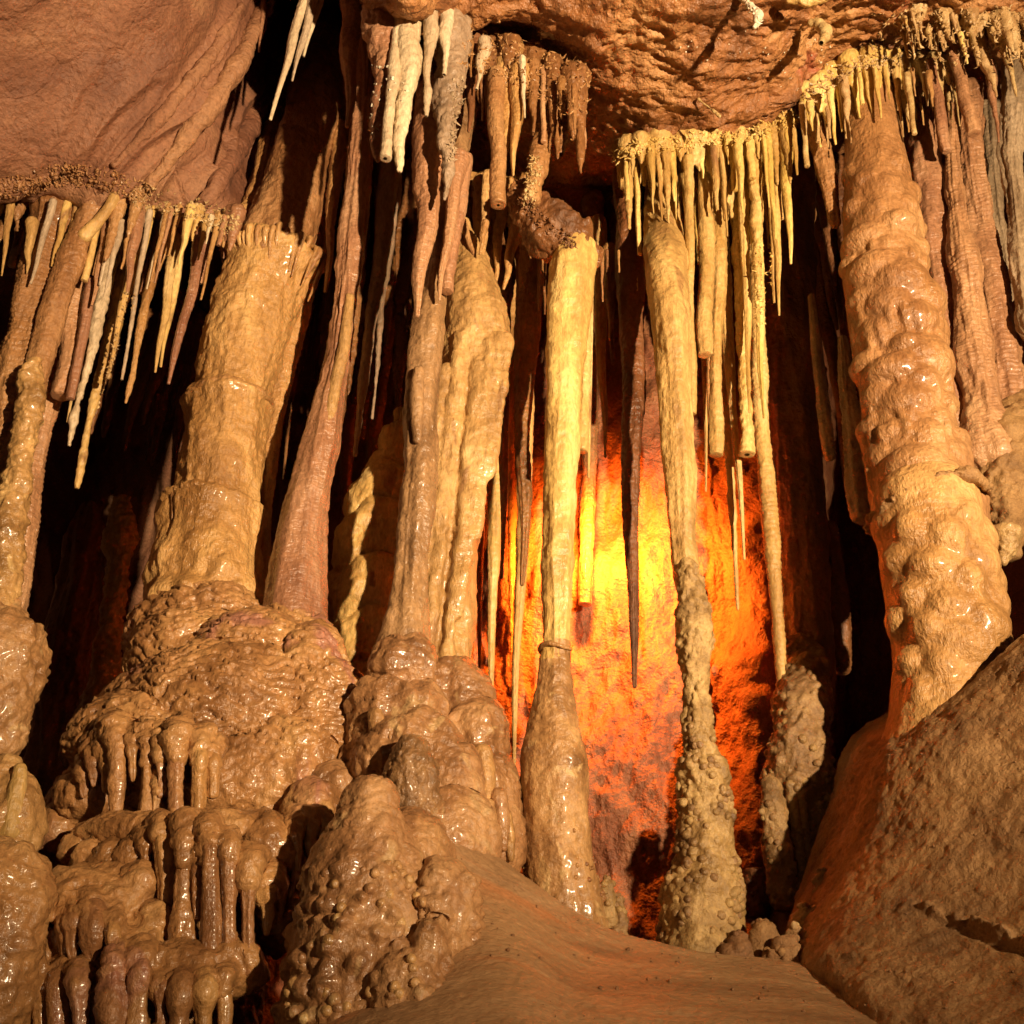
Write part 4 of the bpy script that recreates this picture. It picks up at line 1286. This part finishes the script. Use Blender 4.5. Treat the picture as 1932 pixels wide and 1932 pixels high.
for pts_, m, lb in [
    ([(1400, -8, 4), (1412, 10, 5), (1428, 22, 5), (1430, 34, 6), (1424, 50, 4)], 'crystal', 'white twisted helictite sprig on the ceiling bulge near the top edge'),
    ([(1528, 44, 4), (1542, 46, 6), (1553, 54, 5), (1556, 66, 4), (1550, 80, 2)], 'crust', 'curled tan helictite casting a long shadow on the ceiling bulge'),
    ([(1490, -2, 6), (1525, 4, 9), (1558, -2, 6)], 'yellow', 'broken yellow flake on the ceiling at the top edge'),
    ([(1318, 188, 3), (1340, 205, 3), (1358, 220, 3)], 'crust', 'thin crooked twig-like helictite under the ceiling bulge'),
    ([(1030, 60, 12), (1060, 44, 16), (1090, 30, 12)], 'white', 'frosty white crystal patch on the ceiling, top centre')]:
    p_ = [(x, y, h, ceil_Y(pts_[0][0], pts_[0][1]) - .02 - .014 * n_) for n_, (x, y, h) in enumerate(pts_)]
    formation('helictite', m, p_, 3.2, lb, 'helictite', R_rugged(.014, len(lb)), res=.004)

# thin column inside the red glow
formation('limestone_column', 'cream', [(1422, 330, 12), (1428, 560, 13), (1434, 760, 15), (1446, 900, 16), (1456, 1020, 14), (1466, 1150, 12), (1474, 1280, 10), (1480, 1420, 12)], 4.4, 'slim pale column leaning before the shadowed column, red-lit low down', 'column', R_smooth(.006, .0015, 7))

LEFT = [
    (170, 400, 116, 746, 22, 3.85, 'pink', 'thick blunt pinkish stalactite in the left cluster', 0, 1),
    (198, 400, 133, 752, 9, 3.8, 'pink', 'thin pink stalactite alongside the thick blunt one', 0, 1),
    (222, 440, 130, 840, 13, 3.9, 'white', 'long crooked white stalactite in the left cluster', .010, 0),
    (205, 400, 127, 796, 7, 3.9, 'cream', 'small pale spike left of the crooked white stalactite', 0, 0),
    (250, 430, 145, 920, 15, 4.0, 'cream', 'longest stalactite of the left cluster, bristly and cream', .008, 0),
    (262, 440, 203, 712, 9, 3.85, 'cream', 'smooth cream stalactite in the middle of the left cluster', 0, 0),
    (305, 430, 237, 760, 10, 3.95, 'tan', 'bristly tan stalactite hanging right of the longest one', .006, 0),
    (282, 400, 230, 716, 5, 3.8, 'white', 'thin chalk-white stalactite before the bristly tan one', .003, 0),
    (338, 420, 293, 702, 10, 4.0, 'cream', 'sharp golden stalactite, left of a close pair near the ringed column', 0, 0),
    (350, 420, 303, 692, 9, 4.05, 'cream', 'sharp golden stalactite, right of the close pair near the ringed column', 0, 0),
    (392, 420, 318, 724, 12, 4.0, 'pink', 'pinkish stalactite nearest the ringed column', 0, 0),
    (262, 380, 240, 552, 12, 3.75, 'pink', 'rounded brown stalactite in the front row under the rock panel', 0, 0),
    (205, 420, 173, 576, 9, 3.75, 'pink', 'short pink stalactite in the front row under the rock panel', 0, 0),
    (230, 420, 195, 560, 6, 3.72, 'white', 'small bluish-white stalactite in the front row of the left cluster', .003, 0),
    (325, 400, 300, 510, 11, 3.9, 'tan', 'plump tan stalactite with a thin tip under the rock panel', 0, 0),
    (408, 410, 378, 534, 10, 4.05, 'pink', 'short flaky stalactite next to the thick column capital', .008, 0),
    (428, 410, 420, 500, 12, 4.1, 'crust', 'stubby flaky stalactite touching the thick column capital', .010, 0),
    (318, 400, 277, 545, 7, 3.85, 'white', 'tiny forked white stalactite in the left cluster', .004, 0),
    (60, 420, 50, 515, 9, 3.65, 'cream', 'short yellowish stalactite on the front of the far left column', 0, 0),
    (100, 380, 58, 535, 5, 3.62, 'white', 'thin white drip on the far left column', 0, 0),
    (20, 380, 3, 520, 5, 3.6, 'cream', 'thin drip on the left picture edge under the rock panel', 0, 0),
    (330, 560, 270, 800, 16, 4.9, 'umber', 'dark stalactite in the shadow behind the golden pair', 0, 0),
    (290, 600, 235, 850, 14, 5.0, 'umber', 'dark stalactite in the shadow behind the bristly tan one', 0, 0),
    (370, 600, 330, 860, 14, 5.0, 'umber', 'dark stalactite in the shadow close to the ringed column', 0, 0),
]
for (x0, y0, x1, y1, hw, Y, m, lb, rug, bl) in LEFT:
    stal(x0, y0, x1, y1, hw, Y, m, lb, None, bool(bl), rug)

# far left columns
formation('limestone_column', 'tan', [(-60, 1190, 60), (-30, 1050, 48), (-4, 900, 36), (24, 760, 34), (50, 640, 34), (74, 530, 34), (95, 440, 36), (108, 370, 46)], 3.75, 'orange-tan column leaning along the left picture edge', 'column', R_smooth(.009, .003, 31, .005))
formation('limestone_column', 'tan', [(10, 930, 24), (44, 800, 22), (72, 700, 22), (100, 600, 23), (130, 500, 22), (160, 420, 18), (190, 370, 26)], 3.7, 'branching tan column just right of the orange-tan edge column', 'column', R_smooth(.007, .002, 32, .004))
formation('limestone_column', 'pink', [(-10, 1280, 36), (25, 1100, 28), (50, 950, 25), (72, 820, 22), (96, 700, 24), (122, 590, 26), (150, 470, 30), (165, 390, 34)], 3.95, 'pink wet column behind the branching tan one', 'column', R_smooth(.008, .002, 33, .004))
formation('limestone_column', 'mound', [(-10, 1180, 34), (10, 1050, 26), (22, 960, 24), (40, 860, 18), (55, 770, 20), (62, 690, 15)], 3.6, 'knobby crusted column in front of the pink wet one at the left edge', 'column', R_rugged(.018, 34, .010, 36))
for i, (x0, y0, x1, y1, lb) in enumerate([(236, 345, 158, 446, 'slanting root-like branch joining the branching tan column from the right')]):
    formation('drapery_strand', 'cream', [(x0, y0, 20, 3.74), (x0 * .75 + x1 * .25, y0 * .72 + y1 * .28, 11), ((x0 + x1) / 2 + 2, (y0 + y1) / 2 + 6, 9), (x1, y1, 11)], 3.67, lb, 'drapery', R_smooth(.005, 0, 90 + i))

# root masses where neighbouring stalactites have grown together
def drapery(label, mat, n, xr, ytop, lr, hwr, Y, seed, lean=0.0, depth=.12):
    rg_ = np.random.default_rng(seed)
    parts = []
    for k_ in range(n):
        x = xr[0] + (xr[1] - xr[0]) * (k_ + rg_.uniform(0, 1)) / n
        y0 = ytop(x)
        l = lr[0] + (lr[1] - lr[0]) * rg_.random() ** 2
        f = ((x - 966) / 966 * .16 + lean)
        h = rg_.uniform(*hwr)
        Yk = Y + rg_.uniform(-depth, depth)
        pts, rad = spine([(x - f * 18, y0 - 18, h * 1.7), (x, y0, h * 1.35), (x + f * l * .45, y0 + l * .45, h * .8), (x + f * l * .8, y0 + l * .8, h * .5), (x + f * l, y0 + l, h * .2)], Yk)
        parts.append(tube_geo(pts, rad, .014))
    V, Nn, Fq = remesh(parts, .0068, 3)
    V = V + Nn * (.006 * fbm(V * (16, 16, 9), 3, seed) + .003 * fbm(V * 50, 2, seed + 1))[:, None]
    o = mesh_obj('fused_drapery', V, Fq, mat)
    return tag(o, label, 'drapery', None, 'thing')


fy = lambda x: np.interp(x, [1160, 1200, 1330, 1420, 1500], [300, 285, 268, 262, 222])
drapery('ragged pale yellow drapery the straws grow from, hung under the ceiling bulge edge', 'yellow', 58, (1166, 1498), fy, (25, 150), (7, 13), 4.02, 201, 0, .1)
drapery('ragged yellow drapery wrapped round the top of the bulging column', 'yellow', 26, (1520, 1690), lambda x: np.interp(x, [1500, 1560, 1620, 1690], [205, 165, 120, 120]), (25, 110), (6, 12), 3.8, 202, .05, .1)
drapery('tan drapery hanging between bulging column and broken cut-end stalactites', 'crust', 18, (1690, 1800), lambda x: 130, (30, 120), (6, 12), 3.85, 203, .05, .1)
drapery('brown drapery of fused drips under the left rock panel ledge', 'tan', 44, (-20, 275), lambda x: np.interp(x, [-20, 90, 280], [375, 352, 385]), (20, 120), (8, 15), 3.78, 204, -.12, .1)
drapery('brown drapery of fused drips between the rock panel and the thick column capital', 'pink', 24, (275, 450), lambda x: np.interp(x, [275, 430], [392, 418]), (20, 100), (8, 15), 4.02, 205, -.12, .1)
drapery('dark ragged drapery among the stalactites at the top centre', 'umber', 40, (690, 1100), lambda x: np.interp(x, [690, 860, 1000, 1100], [20, 60, 110, 170]), (30, 170), (8, 16), 3.62, 206, 0, .14)
drapery('bristling yellowish drapery covering the upper right corner', 'crust', 40, (1690, 1945), lambda x: np.interp(x, [1690, 1760, 1830, 1945], [10, 30, 30, 40]), (15, 80), (6, 11), 3.52, 207, .1, .12)
drapery('brown fan of fused drips behind the tip of the golden-buff column', 'tan', 26, (870, 1010), lambda x: 360, (50, 190), (6, 11), 4.08, 208, -.05, .1)

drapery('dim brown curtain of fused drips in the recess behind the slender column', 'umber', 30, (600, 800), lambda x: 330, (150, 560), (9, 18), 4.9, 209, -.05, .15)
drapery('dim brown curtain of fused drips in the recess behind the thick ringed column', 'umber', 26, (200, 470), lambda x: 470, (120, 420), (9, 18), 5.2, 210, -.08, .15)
drapery('orange-lit curtain of long rods between the golden-buff column and the straight central column', 'tan', 9, (885, 975), lambda x: 430, (380, 880), (8, 13), 5.22, 211, 0, .08)
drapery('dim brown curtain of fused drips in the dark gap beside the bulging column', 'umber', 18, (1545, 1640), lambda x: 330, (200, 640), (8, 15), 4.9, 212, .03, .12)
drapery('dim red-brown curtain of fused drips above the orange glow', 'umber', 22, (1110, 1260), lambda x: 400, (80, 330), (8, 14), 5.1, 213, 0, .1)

# crowded fringes: alike straws share one label per fringe
def fringe(n, xr, ytop, lr, hwr, Y, mats, label, group, seed, lean=0.0, blunt=.15, spots=None):
    rg = np.random.default_rng(seed)
    for k in range(n):
        x = xr[0] + (xr[1] - xr[0]) * (k + rg.uniform(.1, .9)) / n
        y0 = ytop(x) + rg.uniform(-8, 8)
        q = rg.random() ** 1.6
        l = lr[0] + (lr[1] - lr[0]) * q
        f = (x - 966) / 966 * .16 + lean
        b = rg.random() < blunt
        lb = label
        if spots:
            size = 'short' if q < .2 else 'medium-length' if q < .5 else 'long'
            lb = '%s %s %s %s' % (size, 'blunt' if b else 'pointed', label, spots[int((x - xr[0]) / (xr[1] - xr[0]) * len(spots) * .999)])
        stal(x, y0, x + f * l, y0 + l, rg.uniform(*hwr), Y + rg.uniform(-.14, .2), mats[rg.integers(len(mats))], lb, group, b, 0, name='straw_stalactite', cat='straw')


fringe(54, (1164, 1498), fy, (40, 215), (2.6, 7), 4.0, ['yellow', 'yellow', 'cream'], 'yellow straw', 'straws of the yellow fringe', 1, spots=['at the left end of the ceiling bulge fringe', 'above the coral-studded column', 'over the thickest broken stalactite', 'over the crusty blunt stalactite', 'at the right end of the ceiling bulge fringe'])
fringe(30, (1170, 1440), lambda x: fy(x) + 40, (150, 300), (3, 6), 4.25, ['yellow', 'cream', 'tan'], 'back-row yellow straw', 'straws of the yellow fringe', 2, spots=['at the left end of the ceiling bulge fringe', 'above the coral-studded column', 'over the thickest broken stalactite', 'over the crusty blunt stalactite', 'at the right end of the ceiling bulge fringe'])
fr = lambda x: np.interp(x, [1690, 1760, 1830, 1900, 1940], [20, 40, 40, 60, 50])
fringe(64, (1690, 1940), lambda x: fr(x) - 30 + 60 * random.random(), (18, 66), (2, 4), 3.5, ['crust', 'yellow', 'crust'], 'bristle straw', 'straws of the upper right corner', 3, .1, spots=['right of the bulging column', 'above the broken cut-end stalactites', 'above the flat yellowish corner stalactite', 'at the right picture edge'])
ft = lambda x: np.interp(x, [1500, 1560, 1620, 1680, 1770], [205, 165, 120, 120, 140])
fringe(22, (1505, 1690), ft, (35, 120), (2.4, 6), 3.8, ['yellow', 'crust'], 'yellow straw', 'straws round the bulging column top', 4, spots=['over the dark gap beside the bulging column', 'left of the bulging column top', 'on the bulging column top'])
fringe(16, (1680, 1800), lambda x: 135, (35, 130), (2.4, 6.5), 3.8, ['crust', 'tan'], 'pale straw', 'straws right of the bulging column', 5, spots=['touching the right of the bulging column top', 'over the smooth brown column', 'by the cut-end broken stalactite'])
fl_ = lambda x: np.interp(x, [-20, 90, 280, 430], [370, 355, 385, 410])
fringe(38, (-15, 440), fl_, (40, 170), (3, 8), 3.8, ['pink', 'tan', 'cream', 'white'], 'drip', 'drips under the left rock panel', 6, -.12, spots=['under the left rock panel at the picture edge', 'over the branching tan column', 'over the thick blunt pinkish stalactite', 'over the golden stalactite pair', 'by the thick column capital'])
fringe(28, (690, 1100), lambda x: np.interp(x, [690, 860, 1000, 1100], [20, 70, 120, 170]), (40, 150), (3, 8), 3.5, ['tan', 'pink', 'umber'], 'brown drip', 'drips at the top centre', 7, spots=['by the big rough top pair', 'above the rough flaky grey stalactite', 'above the broad brown stalactite', 'at the ragged cluster by the ceiling bulge'])
fringe(16, (885, 1010), lambda x: 370, (60, 170), (3, 6), 4.1, ['tan', 'umber'], 'thin brown drip', 'drips of the brown fan', 8, spots=['over the golden-buff column tip', 'over the golden-buff column shoulder', 'left of the wedged dark block'])
fringe(12, (960, 1200), lambda x: 470, (40, 120), (2, 4), 4.2, ['tan', 'umber'], 'hair-thin drip', 'drips round the central column top', 9, spots=['in the dark left of the straight central column', 'at the top of the straight central column', 'in the dark right of the straight central column'])
fringe(22, (480, 900), lambda x: 420, (200, 560), (9, 18), 5.6, ['umber'], 'dim stalactite', 'stalactites of the dark recess', 10, -.03, 0, spots=['in the recess behind the thick ringed column', 'in the recess behind the slender column', 'in the recess behind the carrot-shaped stalactite', 'in the recess behind the golden-buff column'])
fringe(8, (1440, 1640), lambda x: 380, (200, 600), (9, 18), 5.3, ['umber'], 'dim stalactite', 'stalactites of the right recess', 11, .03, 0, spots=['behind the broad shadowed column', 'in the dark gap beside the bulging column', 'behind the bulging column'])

# ==================================================================== CRYSTAL FELT
ALLV = np.concatenate(STORE).astype(float)
_q = ALLV - CAM
_dep = _q[:, 1] * cp + _q[:, 2] * sp
PX = np.c_[966 + F * _q[:, 0] / _dep, 966 - F * (_q[:, 2] * cp - _q[:, 1] * sp) / _dep]
print('stored', len(ALLV))


def along(line, Y, sy, sY=.25):
    """anchor points: the visible skin of whatever stands near this run of ledge"""
    a = np.array(line, float)
    box = (PX[:, 0] > a[:, 0].min() - 2 * sy) & (PX[:, 0] < a[:, 0].max() + 2 * sy) & (PX[:, 1] > a[:, 1].min() - 2 * sy) & (PX[:, 1] < a[:, 1].max() + 2 * sy) & (np.abs(ALLV[:, 1] - Y) < sY)
    V = ALLV[box]
    X = PX[box]
    d = np.full(len(V), 1e9)
    for k in range(len(a) - 1):
        ab = a[k + 1] - a[k]
        t_ = np.clip(((X - a[k]) @ ab) / (ab @ ab), 0, 1)
        d = np.minimum(d, np.linalg.norm(X - a[k] - t_[:, None] * ab, axis=1))
    ok = d < sy * 1.6
    V, X = V[ok], X[ok]
    # keep the skin nearest the visitor in each small cell
    cell = np.floor(X / 7).astype(int)
    key = cell[:, 0] * 10000 + cell[:, 1]
    o_ = np.lexsort((V[:, 1], key))
    _, first = np.unique(key[o_], return_index=True)
    ymin = dict(zip(key[o_][first], V[o_][first][:, 1]))
    near = np.array([V[i_, 1] - ymin[key[i_]] < .04 for i_ in range(len(V))])
    V = V[near]
    return lambda rg: V[rg.integers(len(V))]


crust('crystal_crust', 'tan', along([(-20, 362), (60, 345), (100, 330), (180, 332), (270, 362)], 3.6, 13), 1500, RNG, .01, .03, 'spiky crystal crust along the ledge of the left rock panel')
crust('crystal_crust', 'crust', along([(270, 372), (340, 385), (430, 420)], 3.9, 14), 600, RNG, .008, .024, 'flaky crystal crust on the ledge next to the thick column capital')
crust('crystal_crust', 'yellow', along([(1165, 295), (1210, 278), (1330, 262), (1420, 254), (1490, 225)], 3.95, 9), 1000, RNG, .015, .045, 'yellow crystal crust lining the edge of the ceiling bulge')
crust('crystal_crust', 'crust', along([(1530, 180), (1580, 140), (1640, 112), (1680, 125)], 3.75, 9), 500, RNG, .015, .04, 'crystal crust ringing the top of the bulging column')
crust('crystal_crust', 'crust', along([(1690, 60), (1760, 70), (1840, 70), (1930, 60)], 3.5, 35), 900, RNG, .010, .04, 'bristling crystal crust in the upper right corner')
crust('crystal_crust', 'tan', along([(850, 60), (930, 90), (1000, 110), (1080, 160)], 3.5, 35), 800, RNG, .015, .045, 'fuzzy brown crystal crust at the top centre')
crust('crystal_crust', 'crust', along([(1010, 300), (1005, 350), (998, 380)], 3.5, 8), 160, RNG, .012, .03, 'crystal tuft on the crusty slanting stub')
crust('crystal_crust', 'umber', along([(985, 380), (1030, 420), (1075, 455)], 3.68, 9), 400, RNG, .012, .03, 'dark fuzz on the wedged block')
crust('crystal_crust', 'crystal', along([(700, 140), (720, 160), (745, 180), (712, 230)], 3.1, 20, .12), 45, RNG, .008, .020, 'white crystal splinters on the big rough pink stalactite')
crust('crystal_crust', 'grey', along([(862, 150), (866, 240), (850, 290)], 3.25, 9, .12), 130, RNG, .014, .034, 'curled flakes on the rough grey stalactite')
crust('crystal_crust', 'yellow', along([(1440, 470), (1442, 540), (1436, 600)], 3.95, 10), 160, RNG, .01, .03, 'yellow bristles along the spiked stalactite')
crust('crystal_crust', 'crystal', along([(1290, 20), (1350, 60), (1440, 100), (1520, 130), (1480, 190)], 3.55, 40), 110, RNG, .006, .014, 'scattered white crystal specks on the ceiling bulge', .003)
crust('crystal_crust', 'crystal', along([(1405, 0), (1425, 25), (1432, 45)], 3.2, 3), 60, RNG, .012, .03, 'white twisted crystal sprig on the ceiling bulge')
crust('crystal_crust', 'crust', along([(245, 560), (225, 640), (190, 760)], 3.9, 6), 140, RNG, .01, .028, 'fine bristles on the longest stalactites of the left cluster')

def litter(name, label, src, n, rmin, rmax, mat, rng, zmax=9):
    V = src[src[:, 2] < zmax]
    parts = []
    for k_ in range(n):
        p = V[rng.integers(len(V))]
        r_ = rmin + (rmax - rmin) * rng.random() ** 4
        v = ICO_V * r_ * rng.uniform(.6, 1.2, 3) * (1 + .25 * fbm(ICO_V * 1.7 + k_, 2, 5))[:, None]
        parts.append((v + p + (0, 0, r_ * .3), ICO_F))
    V2, F2 = join(parts)
    o_ = mesh_obj(name, V2, F2, mat)
    return tag(o_, label, 'grit', None, 'stuff')


litter('gravel', 'tiny dark grit scattered over the smooth flowstone floor', FLOOR_V, 420, .0012, .007, 'slope', RNG)
litter('gravel', 'fine earthy crumbs scattered over the earth slope', SLOPE_V, 700, .001, .0045, 'slope', RNG)

# ==================================================================== AMBER LAMP (hidden behind the straight column)
lamp('amber_lamp', 'SPOT', P(1112, 980, 4.86), AMBER['energy'], AMBER['col'], AMBER['size'], P(1165, 1150, 5.6), 158, 0.6)
print('objects', len(bpy.data.objects), 'verts', sum(len(m.vertices) for m in bpy.data.meshes))
